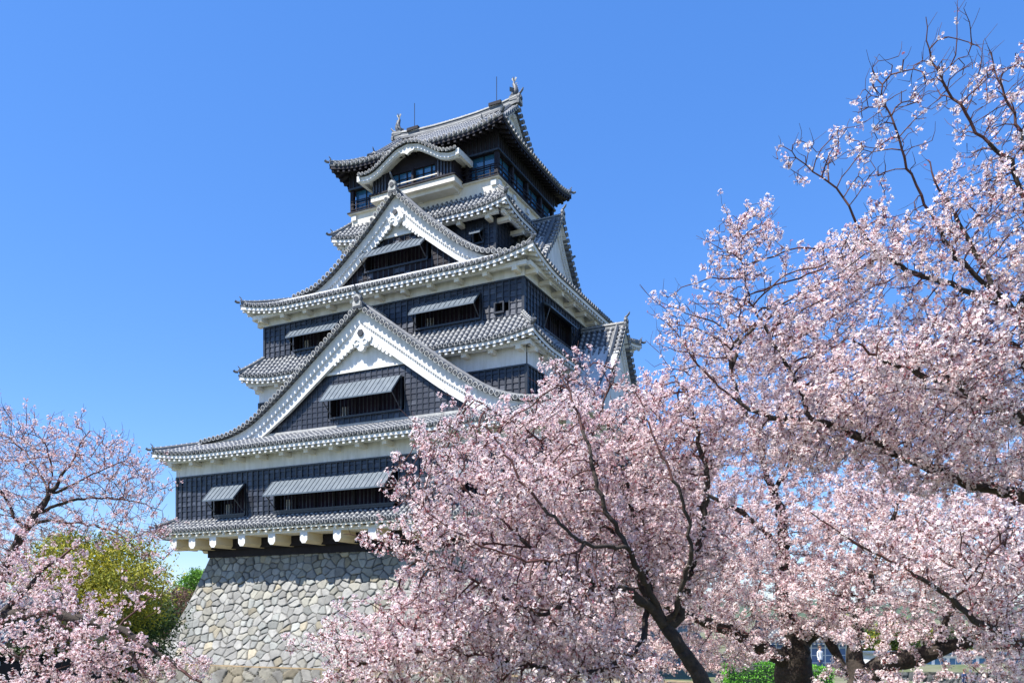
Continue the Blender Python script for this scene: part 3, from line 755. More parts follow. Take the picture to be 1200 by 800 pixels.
# top roof, ridge along x
prof6 = smoothp([0, 1.5, 3, 4.5, 5.9], [0, .95, 2.0, 3.25, 4.5])
z6r = 32.2; HX6, HY6, GX = 7.05, 5.9, 5.25
sL = {'right': lambda a: max(.01, min(2.1, HY6-abs(a))), 'left': lambda a: max(.01, min(2.1, HY6-abs(a)))}
fL = lambda a: HY6 if abs(a) < GX else max(.01, HX6-abs(a))
sL['front'] = fL; sL['back'] = fL
r6 = pent('roof', HX6, HY6, z6r, prof6, 1.1, .5, 3.2, Lx=1.85, sidesL=sL, under='darkwood', raft='darkwood', label='top roof with fish ornaments on its ridge')
g6z = lambda d: z6r+prof6(HY6-d)
for fr in (RIGHT, LEFT): gable(fr, GX, g6z, 4.2, None, wall_in=.5, base_z=33.3, pend=.3, h1=.16, h2=.12)
m2 = MB()
rp = [(x, 0, 36.72+.38*(abs(x)/5.3)**2.5) for x in np.linspace(-5.35, 5.35, 21)]
ridge(m2, rp, 1.25); oni(m2, (5.4, 0, 37.0), (1, 0), .9); oni(m2, (-5.4, 0, 37.0), (-1, 0), .9); Bd(m2, 'main_ridge', r6)
for sx in (-1, 1):      # descending ridges
    for sy in (-1, 1):
        m2 = MB(); P = [(sx*(GX-.75), sy*(.3+q), g6z(.3+q)+.05) for q in np.linspace(0, 3.6, 8)]
        ridge(m2, P, .7); oni(m2, np.array(P[-1]), (0, sy), .6); Bd(m2, 'descending_ridge', r6)
def shachi(x, sx):
    m2 = MB(); z = 37.62   # fish: head down on the ridge, tail in the air
    P = [(x-sx*.28, 0, z-.1), (x-sx*.02, 0, z+.06), (x+sx*.10, 0, z+.32), (x+sx*.06, 0, z+.60), (x-sx*.06, 0, z+.86), (x-sx*.02, 0, z+1.05)]
    m2.sweep(P, [(math.cos(q*math.pi/4)*.24, math.sin(q*math.pi/4)*.2) for q in range(8)], 'ridge', up=(0, 1, 0), scale=[.7, 1.1, 1.0, .72, .45, .25], smooth=True)
    t = np.array((x-sx*.02, 0, z+1.0))
    for dx, dy in ((-.20, .0), (.20, 0), (-.04, .16), (-.04, -.16)):   # tail fins
        m2.add([t+np.array((-.06, 0, 0)), t+np.array((.06, .03, 0)), t+np.array((dx*1.1, dy, .26)), t+np.array((dx*.5, dy*.5, .34))], [(0, 1, 2, 3), (3, 2, 1, 0)], 'mortar')
    for s in (-1, 1):    # side fins
        m2.add([(x+sx*.0, s*.2, z+.1), (x+sx*.1, s*.2, z+.4), (x-sx*.15, s*.48, z+.42), (x-sx*.2, s*.40, z+.15)], [(0, 1, 2, 3), (3, 2, 1, 0)], 'ridge')
    for k in range(5): m2.add([(x+sx*(.24-.03*k), 0, z+.12+.16*k), (x+sx*(.20-.03*k), 0, z+.26+.16*k), (x+sx*(.40-.04*k), 0, z+.26+.16*k)], [(0, 1, 2), (2, 1, 0)], 'mortar')
    m2.box(x-.32, x+.32, -.25, .25, z-.42, z-.1, 'ridge')
    Bd(m2, 'fish_ornament', r6)
shachi(-5.0, -1); shachi(5.0, 1)
for x in (-3.55, 3.55):
    m2 = MB(); m2.sweep([(x, 0, 37.2), (x, 0, 39.4)], [(math.cos(q)*.03, math.sin(q)*.03) for q in (0, 1.57, 3.14, 4.71)], 'iron', up=(0, 1, 0))
    m2.box(x-.5, x+.5, -.35, .35, 37.2, 37.42, 'darkwood'); Bd(m2, 'lightning_rod', r6)
# solid cores so that nothing is seen through
mb = MB()
for hx, hy, a, b in ((14.8, 12.2, 5.5, 11.0), (10.2, 9.1, 11, 16.9), (9.3, 8.35, 16.9, 22.2), (5.5, 4.2, 22, 27.3)):
    mb.box(-hx+.8, hx-.8, -hy+.8, hy-.8, a, b, 'interior')
Bd(mb, 'inner_core')
bpy.context.view_layer.update()

# ------------------------------------------------------------------ ground
def sstep(a, b, x):
    t = np.clip((x-a)/(b-a), 0, 1); return t*t*(3-2*t)
def hgt(x, y):
    x = np.asarray(x, float); y = np.asarray(y, float)
    h = 1.5*sstep(-8, 2, x)*(1-sstep(22, 27, x))*sstep(20, 30, y)
    h = h+3.3*np.exp(-(x*x+y*y)/90)
    far = sstep(66, 80, y)*sstep(18, 30, x); h = h*(1-far)-4*far
    return h
rr = np.r_[0, np.geomspace(2, 6000, 110)]; th = np.linspace(0, 2*math.pi, 181)
RR, TH = np.meshgrid(rr, th, indexing='ij'); X = RR*np.sin(TH); Y = RR*np.cos(TH)
# denser near the castle: warp nothing, hgt is smooth
V = np.stack([X, Y, hgt(X, Y)], -1).reshape(-1, 3)
i, j = np.meshgrid(np.arange(len(rr)-1), np.arange(180), indexing='ij'); q = (i*181+j).ravel()
o = np_mesh('ground', V, np.stack([q, q+1, q+182, q+181], 1), ['grass'], smooth=True); o['kind'] = 'structure'
# far hills
th = np.linspace(-1.0, 1.0, 160); D = 2600.
hh = 45+40*np.sin(th*7+1)+22*np.sin(th*17)+12*np.sin(th*41); hh = np.clip(hh+30, 45, 200)
V = []; 
for k, (dd_, hs_) in enumerate(((0, 0), (300, .6), (600, 1), (1300, 0))):
    V.append(np.stack([np.sin(th)*(D+dd_), np.cos(th)*(D+dd_), hh*hs_-3], 1))
V = np.concatenate(V); q = np.concatenate([np.arange(159)+160*k for k in range(3)])
o = np_mesh('hills', V, np.stack([q, q+1, q+161, q+160], 1), ['hill'], smooth=True); o['kind'] = 'structure'

# low retaining wall in front of the base
lw = empty('low_stone_wall', (C0[0], C0[1], 0), ANG)
tag(lw, 'low brown-topped stone wall at the foot of the curved castle base', 'stone wall')
V, Q, c = stone_face(FRONT, (10, 15.6), lambda z: (-3.1-z)*.25, -5.2, -3.1, res=.08, cell=(.9, .6), seed=9, brown=.35, xr=(-16, 22))
V[:, 2] += EYE; c = c*np.array([.72, .70, .68]); np_mesh('wall_face', V, Q, ['stone'], col=c, parent=lw, smooth=True)
V, Q, c = stone_face(FRONT, (10, 0), lambda z: 0, -1.2, 1.2, res=.1, cell=(.8, .7), seed=10, brown=.9, xr=(-16, 22))
V2 = V.copy(); V2[:, 1] = -(15.55-(V[:, 2]+1.2)*.48); V2[:, 2] = EYE-3.1+V[:, 1]*-.8*.3
np_mesh('wall_top', V2, Q, ['stone'], col=c*np.array([.8, .66, .5]), parent=lw, smooth=True)

# ------------------------------------------------------------------ trees
def grow(limbs, att, bloom, step=.14, infl=1.6, kill=.22, maxn=6000, seed=0, grav=.02, rtip=.0035, pexp=2.25, iters=160):
    """space colonisation. limbs: list of [(pt, r), ...]; returns nodes, parent, radius"""
    rng = np.random.default_rng(seed)
    N = []; par = []; rmin = []
    for li, L in enumerate(limbs):
        P = np.array([p for p, r in L]); rad = np.array([r for p, r in L])
        seg = np.linalg.norm(np.diff(P, axis=0), axis=1); cum = np.r_[0, np.cumsum(seg)]
        m = max(2, int(cum[-1]/(step*1.0))); xs = np.linspace(0, cum[-1], m+1)
        # smooth the polyline
        Q = np.stack([np.interp(xs, cum, P[:, k]) for k in range(3)], 1)
        for _ in range(3): Q[1:-1] = (Q[:-2]+Q[2:])/4+Q[1:-1]/2
        Q[1:-1] += rng.normal(0, .012+.02*step, Q[1:-1].shape)
        rd = np.interp(xs, cum, rad)
        if li == 0: prev = -1; st = 0
        else:
            dist = np.linalg.norm(np.array(N)-Q[0], axis=1); prev = int(dist.argmin()); st = 0 if dist.min() > step*.7 else 1
        for k in range(st, len(Q)):
            N.append(Q[k]); par.append(prev); rmin.append(rd[k]); prev = len(N)-1
    n0 = len(N)
    cap = maxn+len(N)+2000; A = np.zeros((cap, 3)); A[:n0] = N; par = list(par); dirs = np.zeros((cap, 3))
    n = n0; att = att.copy(); alive = np.ones(len(att), bool)
    best = np.full(len(att), 1e9); bi = np.zeros(len(att), int)
    def upd(s, e):
        idx = np.where(alive)[0]
        for c in range(0, len(idx), 4000):
            ii = idx[c:c+4000]
            d2 = ((att[ii][:, None, :]-A[None, s:e])**2).sum(-1); j = d2.argmin(1); dm = np.sqrt(d2[np.arange(len(ii)), j])
            up = dm < best[ii]; best[ii[up]] = dm[up]; bi[ii[up]] = s+j[up]
    upd(0, n); childc = {}
    for it in range(iters):
        alive &= best > kill
        act = np.where(alive & (best < infl))[0]
        if len(act) == 0: break
        dv = att[act]-A[bi[act]]; dv /= np.linalg.norm(dv, axis=1, keepdims=True)+1e-9
        acc = np.zeros((n, 3)); np.add.at(acc, bi[act], dv); src = np.unique(bi[act])
        dn = acc[src]; dn /= np.linalg.norm(dn, axis=1, keepdims=True)+1e-9
        pd = np.array([A[s]-A[par[s]] if par[s] >= 0 else (0, 0, 1.) for s in src]); pd /= np.linalg.norm(pd, axis=1, keepdims=True)+1e-9
        dn = dn+.45*pd+rng.normal(0, .16, dn.shape)+np.array((0, 0, grav)); dn /= np.linalg.norm(dn, axis=1, keepdims=True)
        newp = A[src]+dn*step; keepm = []
        for k, s in enumerate(src):
            if childc.get(s, 0) < 3: keepm.append(k); childc[s] = childc.get(s, 0)+1
        if not keepm: break
        newp = newp[keepm]; e = n+len(newp)
        if e >= cap-10 or e-n0 > maxn: break
        A[n:e] = newp; par.extend([int(src[k]) for k in keepm]); upd(n, e); n = e
    A = A[:n]; par = np.array(par[:n])
    # pipe radii
    acc = np.zeros(n); r = np.zeros(n)
    for k in range(n-1, -1, -1):
        r[k] = max(rtip, acc[k]**(1/pexp) if acc[k] > 0 else rtip)
        if k < n0: r[k] = max(rmin[k], min(r[k], rmin[k]*1.15))
        if par[k] >= 0: acc[par[k]] += r[k]**pexp
    return A, par, r, n0
def add_twigs(A, par, r, rng, prob, length, rmax=.012, up=.3):
    """short side shoots of two or three segments"""
    n = len(A); nA = [A]; nP = [par]; nr = [r]; base = n
    k = np.where((r < rmax) & (rng.random(n) < prob) & (par >= 0))[0]
    d = A[k]-A[par[k]]; d /= np.linalg.norm(d, axis=1, keepdims=True)+1e-9
    s = rng.normal(0, 1, d.shape); s -= (s*d).sum(1, keepdims=True)*d; s /= np.linalg.norm(s, axis=1, keepdims=True)+1e-9
    dr = d*.6+s*.8+np.array((0, 0, up)); dr /= np.linalg.norm(dr, axis=1, keepdims=True)
    L = rng.uniform(.5, 1.3, len(k))*length
    p1 = A[k]+dr*L[:, None]*.5; dr2 = dr+rng.normal(0, .2, dr.shape)+np.array((0, 0, .15)); dr2 /= np.linalg.norm(dr2, axis=1, keepdims=True); p2 = p1+dr2*L[:, None]*.5
    m = len(k); A2 = np.concatenate([A, p1, p2]); par2 = np.concatenate([par, k, np.arange(n, n+m)]); r2 = np.concatenate([r, np.full(m, r.min()*.85), np.full(m, r.min()*.6)])
    return A2, par2, r2
def add_shoots(A, par, r, rng, n, length, bias):
    """long slender outer shoots"""
    kid = np.zeros(len(A), int); np.add.at(kid, par[par >= 0], 1); tips = np.where(kid == 0)[0]
    c = A.mean(0); dist = np.linalg.norm((A[tips]-c)*np.array((1, .5, 1)), axis=1); tips = tips[np.argsort(-dist)[:len(tips)//2]]
    t = rng.choice(tips, n, replace=False) if len(tips) > n else tips
    A = list(A); par = list(par); r = list(r)
    for k in t:
        p = np.array(A[k]); d = p-c; d /= np.linalg.norm(d); d = d*.7+np.array(bias)+rng.normal(0, .25, 3); d /= np.linalg.norm(d); L = length*rng.uniform(.4, 1.2); m = max(3, int(L/.09)); pr_ = k
        r[k] = max(r[k], .007)
        for i in range(m):
            d = d+rng.normal(0, .07, 3)+np.array((0, 0, .02)); d /= np.linalg.norm(d); p = p+d*L/m
            A.append(p.copy()); par.append(pr_); r.append(.0065*(1-.55*(i+1)/m)); pr_ = len(A)-1
    return np.array(A), np.array(par), np.array(r)
def tubes(A, par, r, rthin=.02):
    n = len(A); kids = {}
    for k in range(n):
        if par[k] >= 0: kids.setdefault(par[k], []).append(k)
    main = -np.ones(n, int)
    for p, c in kids.items(): main[p] = max(c, key=lambda q: r[q])
    Vs = []; Qs = []; ms = []; b = 0
    for thick in (True, False):
        ns = 9 if thick else 4
        idx = np.where((par >= 0) & ((r > rthin) == thick))[0]
        if len(idx) == 0: continue
        p = par[idx]; d = A[idx]-A[p]; d /= np.linalg.norm(d, axis=1, keepdims=True)+1e-9
        # end directions
        m = main[idx]; de = np.where((m >= 0)[:, None], A[np.maximum(m, 0)]-A[p], d); de /= np.linalg.norm(de, axis=1, keepdims=True)+1e-9
        ismain = main[p] == idx
        pp = par[p]; ds = np.where((ismain & (pp >= 0))[:, None], A[idx]-A[np.maximum(pp, 0)], d); ds /= np.linalg.norm(ds, axis=1, keepdims=True)+1e-9
        rs = np.where(ismain, r[p], np.minimum(r[p], r[idx]*1.12)); re = r[idx]
        ref = np.tile(np.array((.31, .2, .93)), (len(idx), 1)); 
        ang = np.arange(ns)*2*math.pi/ns
        def ring(c, dr, rad, seedidx):
            a = np.cross(dr, ref); a /= np.linalg.norm(a, axis=1, keepdims=True)+1e-9; bb = np.cross(dr, a)
            wob = 1.0
            if ns > 6: 
                wob = 1+.07*np.sin(ang[None]*2+c[:, 2:3]*5)+.05*np.sin(ang[None]*3+c[:, 0:1]*9)
            return c[:, None]+(a[:, None]*np.cos(ang)[None, :, None]+bb[:, None]*np.sin(ang)[None, :, None])*(rad[:, None]*wob)[..., None]*np.ones((1, ns, 1))
        R0 = ring(A[p], ds, rs, p); R1 = ring(A[idx], de, re, idx)
        V = np.concatenate([R0, R1], 1).reshape(-1, 3); m_ = len(idx)
        base_ = (np.arange(m_)*2*ns)[:, None]; jj = np.arange(ns)[None]; j2 = (jj+1) % ns
        Q = np.stack([base_+jj, base_+j2, base_+ns+j2, base_+ns+jj], -1).reshape(-1, 4)
        Vs.append(V); Qs.append(Q+b); ms.append(np.full(len(Q), 0 if thick else 1)); b += len(V)
    return np.concatenate(Vs), np.concatenate(Qs), np.concatenate(ms)
def flower_template(rng, nf=5, fr_=.019, spread=.032):
    """one umbel: nf five-petalled flowers; returns verts, quads, kind per vertex (0 petal tip,1 petal base,2 calyx)"""
    V = []; Q = []; K = []
    for f in range(nf):
        n = rng.normal(0, 1, 3); n[2] += .25; n /= np.linalg.norm(n); c = n*spread*rng.uniform(.7, 1.2)
        n = n+rng.normal(0, .3, 3); n /= np.linalg.norm(n)
        a = np.cross(n, (.3, .5, .8)); a /= np.linalg.norm(a); b_ = np.cross(n, a); ph = rng.uniform(0, 6.28); R_ = fr_*rng.uniform(.85, 1.15); cup = rng.uniform(.15, .6)
        for p in range(5):
            t = ph+p*2*math.pi/5
            def pt(rad, ang, h): return c+(a*math.cos(ang)+b_*math.sin(ang))*rad+n*h
            i = len(V); V += [pt(.08*R_, t, 0), pt(.72*R_, t-.52, cup*.55*R_), pt(R_, t, cup*R_), pt(.72*R_, t+.52, cup*.55*R_)]; K += [1, 0, 0, 0]; Q.append((i, i+1, i+2, i+3))
        # calyx + pedicel sliver (red brown)
        i = len(V); V += [c-n*.002+a*.004, c-n*.002-a*.004, c*.1-a*.0015, c*.1+a*.0015]; K += [2]*4; Q.append((i, i+1, i+2, i+3))
        i = len(V); V += [c+n*.003+a*.0042, c+n*.004+b_*.0042, c+n*.003-a*.0042, c+n*.004-b_*.0042]; K += [3]*4; Q.append((i, i+1, i+2, i+3))
    return np.array(V), np.array(Q), np.array(K)
TPL = [flower_template(np.random.default_rng(s), nf, .018, .036) for s, nf in zip(range(10), (7, 6, 8, 7, 5, 7, 8, 4, 6, 5))]
BUD = [flower_template(np.random.default_rng(s+30), 3, .009, .022) for s in range(3)]
def blossoms(P, rng, scale=1.0, pink=.5, bud=0.0, white=0.0):
    Vs = []; Qs = []; Cs = []; b = 0; n = len(P); ty = rng.integers(0, len(TPL), n); isb = rng.random(n) < bud
    for ti, (TV, TQ, TK) in enumerate(TPL+BUD):
        if ti < len(TPL): idx = np.where((ty == ti) & ~isb)[0]
        else: idx = np.where((ty % 3 == ti-len(TPL)) & isb)[0]
        if len(idx) == 0: continue
        m = len(idx); q = rng.normal(0, 1, (m, 4)); q /= np.linalg.norm(q, axis=1, keepdims=True)
        w_, x, y, z = q.T
        Rm = np.stack([1-2*(y*y+z*z), 2*(x*y-z*w_), 2*(x*z+y*w_), 2*(x*y+z*w_), 1-2*(x*x+z*z), 2*(y*z-x*w_), 2*(x*z-y*w_), 2*(y*z+x*w_), 1-2*(x*x+y*y)], -1).reshape(m, 3, 3)
        s = rng.uniform(.8, 1.25, m)*scale
        V = np.einsum('mij,kj->mki', Rm, TV)*s[:, None, None]+P[idx][:, None]
        tint = rng.random((m, 1, 1))
        light = np.array((.985, .955, .945)); deep = np.array((.96, .75, .77))
        pk = np.clip(pink+rng.normal(0, .28, (m, 1, 1)), 0, 1)
        base_ = light*(1-pk)+deep*pk
        nf = len(TV)//28; fl = rng.uniform(.88, 1.05, (m, len(TV)//28, 1, 1)).repeat(28, 2).reshape(m, -1, 1)
        colr = np.broadcast_to(base_, V.shape).copy()
        colr *= fl[:, :V.shape[1]]
        colr[:, TK == 1] *= np.array((.97, .80, .82)); colr[:, TK == 2] = np.array((.26, .08, .08)); colr[:, TK == 3] = np.array((.55, .22, .27))
        if ti >= len(TPL): colr[:, TK <= 1] = np.array((.62, .22, .28))
        Vs.append(V.reshape(-1, 3)); Cs.append(colr.reshape(-1, 3)); k = len(TV)
        Qs.append((TQ[None]+(np.arange(m)*k)[:, None, None]).reshape(-1, 4)+b); b += m*k
    return np.concatenate(Vs), np.concatenate(Qs), np.concatenate(Cs)
def blob_pts(bl, rng, mul=1.0):
    out = []; bm = []
    for (px, py, D, rx, rz, ry, n, bloom) in bl:
        c = at(px, py, D); k = int(n*mul); u_ = rng.normal(0, 1, (k, 3)); u_ /= np.linalg.norm(u_, axis=1, keepdims=True); rad = rng.random(k)**.5*1.12
        s = D/F; out.append(c+u_*rad[:, None]*np.array((rx*s, ry, rz*s))); bm.append(np.full(k, bloom))
    return np.concatenate(out), np.concatenate(bm)
TOT = [0]
def cherry(name, label, limbs, blobs, seed, step=.14, infl=1.6, kill=.22, maxn=6000, twig=.5, twl=.22, dens=1.0, scale=1.0, pink=.5, bud=.08, group=None, rtip=.0035, rthin=.02, spread=.024, root=None, mul=1.5, pexp=2.25, shoots=60, shl=.6):
    rng = np.random.default_rng(seed)
    L = [[(at(px, py, D), r) for px, py, D, r in l] for l in limbs]
    if root is not None:
        x, y = root[0], root[1]; p0 = L[0][0][0]; g = float(hgt(x, y))
        L[0] = [(np.array((x, y, g-.1)), L[0][0][1]*1.35), (np.array((x*.6+p0[0]*.4, y*.6+p0[1]*.4, g+(p0[2]-g)*.45)), L[0][0][1]*1.1)]+L[0]
    att, bm = blob_pts(blobs, rng, mul)
    A, par, r, n0 = grow(L, att, None, step, infl, kill, maxn, seed, rtip=rtip, pexp=pexp)
    if shoots: A, par, r = add_shoots(A, par, r, rng, shoots, shl, (-.15, 0, .45))
    A, par, r = add_twigs(A, par, r, rng, twig, twl, rmax=.014)
    base_loc = A[0].copy(); A = A-base_loc; attl = att-base_loc
    T = empty(name, base_loc); tag(T, label, 'cherry tree', group or 'cherry trees in blossom')
    V, Q, mi = tubes(A, par, r, rthin)
    np_mesh('trunk', V, Q, ['bark', 'twig'], mi, parent=T, smooth=True)
    # blossoms: on thin wood; local bloom from the nearest crown blob
    k = np.where((r < .011))[0]
    bc = np.array([at(b[0], b[1], b[2])-base_loc for b in blobs]); sc_ = np.array([(b[3]*b[2]/F, b[6], b[4]*b[2]/F) for b in blobs])
    sc_[:, 1] = [b[5] for b in blobs]
    dist = (((A[k][:, None]-bc[None])/sc_[None])**2).sum(-1); bl = np.array([b[7] for b in blobs])[dist.argmin(1)]
    cnt = rng.poisson(bl*dens)
    idx = np.repeat(k, cnt); pidx = par[idx]; t = rng.random((len(idx), 1))
    P = A[idx]*t+A[np.maximum(pidx, 0)]*(1-t)+rng.normal(0, spread, (len(idx), 3))
    V, Q, C = blossoms(P, rng, scale, pink, bud)
    np_mesh('blossom', V, Q, ['petal'], col=C, parent=T)
    TOT[0] += len(Q)
    print(name, 'nodes', len(A), 'clusters', len(P), 'faces', len(Q))
    return T
exec_trees = True
# --- right front cherry (several stems from the bottom of the frame)
G = 'cherry trees in blossom'
cherry('cherry_tree', 'slender multi-stemmed cherry tree whose pink crown hides the lower right of the keep',
  [[(835, 830, 12, .12), (820, 790, 12, .11), (787, 745, 12, .095), (772, 722, 12, .08), (757, 694, 12, .07), (748, 672, 12.2, .055), (722, 640, 12.4, .045), (696, 600, 12.6, .035), (664, 565, 12.8, .026), (640, 545, 13, .02)],
   [(780, 735, 12, .08), (765, 712, 11.8, .075), (742, 695, 11.6, .06), (705, 683, 11.3, .045), (665, 680, 11, .03), (620, 640, 10.8, .022), (580, 600, 10.6, .015), (530, 560, 10.4, .01)],
   [(790, 730, 12, .075), (800, 710, 12, .07), (806, 680, 12.1, .055), (822, 630, 12.2, .045), (830, 560, 12.3, .04), (818, 520, 12.4, .03), (810, 475, 12.5, .02), (790, 440, 12.6, .012)],
   [(700, 683, 11.3, .03), (640, 722, 10.9, .022), (590, 700, 10.6, .018), (530, 665, 10.4, .014), (470, 650, 10.2, .01)],
   [(760, 700, 12, .05), (752, 760, 11.6, .04), (700, 790, 11.2, .03), (620, 780, 11, .02), (520, 760, 10.7, .014), (440, 775, 10.5, .008)],
   [(722, 640, 12.4, .03), (700, 560, 12.7, .025), (684, 490, 12.9, .018), (660, 440, 13, .012)],
   [(765, 714, 12, .03), (730, 540, 12.7, .022), (705, 480, 13, .016), (720, 440, 13, .01)],
   [(696, 600, 12.6, .02), (640, 520, 12.6, .016), (594, 490, 12.4, .012), (550, 465, 12.2, .008)],
   [(770, 712, 11.8, .045), (735, 640, 11.0, .032), (705, 590, 10.8, .026), (690, 520, 10.8, .020), (672, 470, 10.9, .014), (650, 425, 11, .008)],
   [(735, 640, 11.0, .028), (690, 640, 10.5, .022), (640, 600, 10.2, .018), (600, 545, 10.2, .013), (570, 500, 10.3, .008)],
   [(690, 640, 10.5, .018), (630, 660, 10, .014), (560, 640, 9.8, .010), (500, 600, 9.8, .006)],
   [(790, 720, 11.8, .04), (812, 640, 11.0, .028), (800, 580, 10.8, .02), (770, 520, 10.8, .015), (745, 460, 10.9, .008)],
   [(620, 640, 10.8, .015), (560, 635, 10.6, .012), (500, 600, 10.4, .009), (455, 560, 10.3, .006)]],
  [(665, 530, 12.8, 85, 56, 1.1, 700, .9), (570, 520, 12.0, 80, 34, .9, 260, .5), (700, 600, 12.4, 110, 80, 1.2, 1200, 1.05), (580, 590, 10.9, 90, 52, .9, 800, 1.0), (512, 540, 10.3, 32, 35, .5, 90, .6), (480, 580, 10.3, 28, 22, .4, 35, .6),
   (520, 640, 10.4, 72, 30, .7, 300, .75), (600, 700, 10.9, 130, 55, 1.0, 1100, 1.1), (500, 745, 10.6, 110, 50, .8, 650, 1.1), (640, 780, 11.2, 130, 50, 1, 700, 1.1), (450, 790, 10.4, 70, 25, .6, 220, 1), (780, 520, 12.7, 70, 70, 1, 600, 1.0), (680, 450, 13, 50, 28, .7, 90, .45), (760, 640, 12.6, 90, 70, 1.3, 700, 1.1)],
  11, step=.11, infl=1.3, kill=.14, mul=2.1, maxn=20000, dens=.95, pink=.28, scale=1.2, rtip=.0065, shoots=190, shl=.42, twig=.6, twl=.2, bud=.12, root=(3.4, 12.2))
cherry('cherry_tree', 'thick dark-trunked cherry tree standing left of the leaning mossy one',
  [[(935, 840, 19, .46), (932, 800, 19, .42), (930, 770, 19, .38), (938, 750, 19, .25), (925, 735, 19, .20), (915, 700, 19, .17), (917, 650, 19, .15), (918, 610, 19, .12), (900, 560, 19, .07), (880, 500, 19, .05), (860, 450, 19, .03), (850, 400, 19, .02)],
   [(925, 775, 19, .2), (895, 762, 18.7, .17), (865, 742, 18.4, .14), (830, 728, 18, .11), (790, 715, 17.6, .08), (740, 690, 17.3, .05), (700, 640, 17, .03)],
   [(940, 750, 19, .2), (955, 735, 18.8, .17), (968, 735, 18.5, .15), (975, 760, 18.2, .1), (995, 790, 18, .08)],
   [(965, 735, 18.5, .1), (990, 690, 18.3, .08), (1005, 650, 18.3, .07), (1030, 600, 18.4, .05), (1040, 540, 18.5, .03)],
   [(917, 640, 19, .07), (870, 600, 18.7, .055), (840, 585, 18.5, .04), (800, 560, 18.4, .025)],
   [(905, 580, 19, .05), (940, 520, 19, .04), (960, 470, 19, .03), (960, 420, 19, .02)]],
  [(860, 640, 18.6, 110, 70, 1.6, 1100, 1), (900, 520, 19, 110, 80, 1.6, 1200, 1), (800, 690, 17.8, 90, 60, 1.4, 700, 1), (960, 620, 18.6, 100, 80, 1.6, 1000, 1), (1000, 520, 18.7, 90, 80, 1.5, 800, 1), (880, 720, 18, 130, 22, 1.2, 450, 1.1), (880, 420, 19.2, 80, 55, 1.2, 500, .8), (730, 640, 17.4, 70, 60, 1.3, 400, .9), (950, 730, 17.4, 70, 18, .8, 220, 1.1), (880, 765, 17.4, 45, 12, .8, 80, 1.1), (985, 790, 17, 30, 12, .5, 60, 1)],
  12, step=.17, infl=2.2, kill=.24, mul=1.8, maxn=15000, dens=1.7, pink=.15, scale=1.25, twig=.6, twl=.25, rtip=.006, rthin=.03, root=(6.5, 19))
cherry('cherry_tree', 'mossy leaning cherry tree at the right with a long low limb over the far lawn',
  [[(1010, 840, 16.5, .34), (1005, 800, 16.5, .3), (1020, 785, 16.4, .24), (1050, 773, 16.2, .2), (1085, 768, 16, .17), (1110, 757, 15.8, .13), (1150, 748, 15.5, .09), (1200, 735, 15.2, .07), (1260, 700, 15, .05)],
   [(1005, 795, 16.5, .2), (1000, 765, 16.6, .17), (1003, 740, 16.7, .12), (1010, 700, 16.8, .08), (1030, 650, 16.9, .06), (1050, 600, 17, .04), (1060, 560, 17, .02)],
   [(1085, 766, 16, .08), (1098, 745, 15.8, .07), (1110, 735, 15.6, .06), (1120, 690, 15.3, .045), (1110, 640, 15, .03)],
   [(1150, 748, 15.5, .05), (1160, 690, 15, .04), (1180, 630, 14.8, .03), (1190, 580, 14.7, .02)]],
  [(1060, 690, 16.6, 110, 50, 1.4, 900, 1.05), (1150, 690, 15.2, 90, 55, 1.3, 700, 1.0), (1080, 620, 16.5, 110, 65, 1.5, 900, 1), (1180, 610, 14.9, 80, 80, 1.3, 600, 1), (990, 690, 17, 70, 40, 1.2, 400, 1), (1180, 750, 15, 60, 32, 1, 320, 1.1), (1050, 742, 15.6, 70, 20, .8, 220, 1), (1170, 790, 14.6, 45, 22, .6, 200, 1.1), (1045, 800, 15.2, 50, 12, .6, 90, 1)],
  13, step=.16, infl=2.0, kill=.22, mul=1.8, maxn=14000, dens=1.9, pink=.12, scale=1.25, twig=.6, twl=.22, rtip=.0055, rthin=.03, root=(6.9, 16.8))
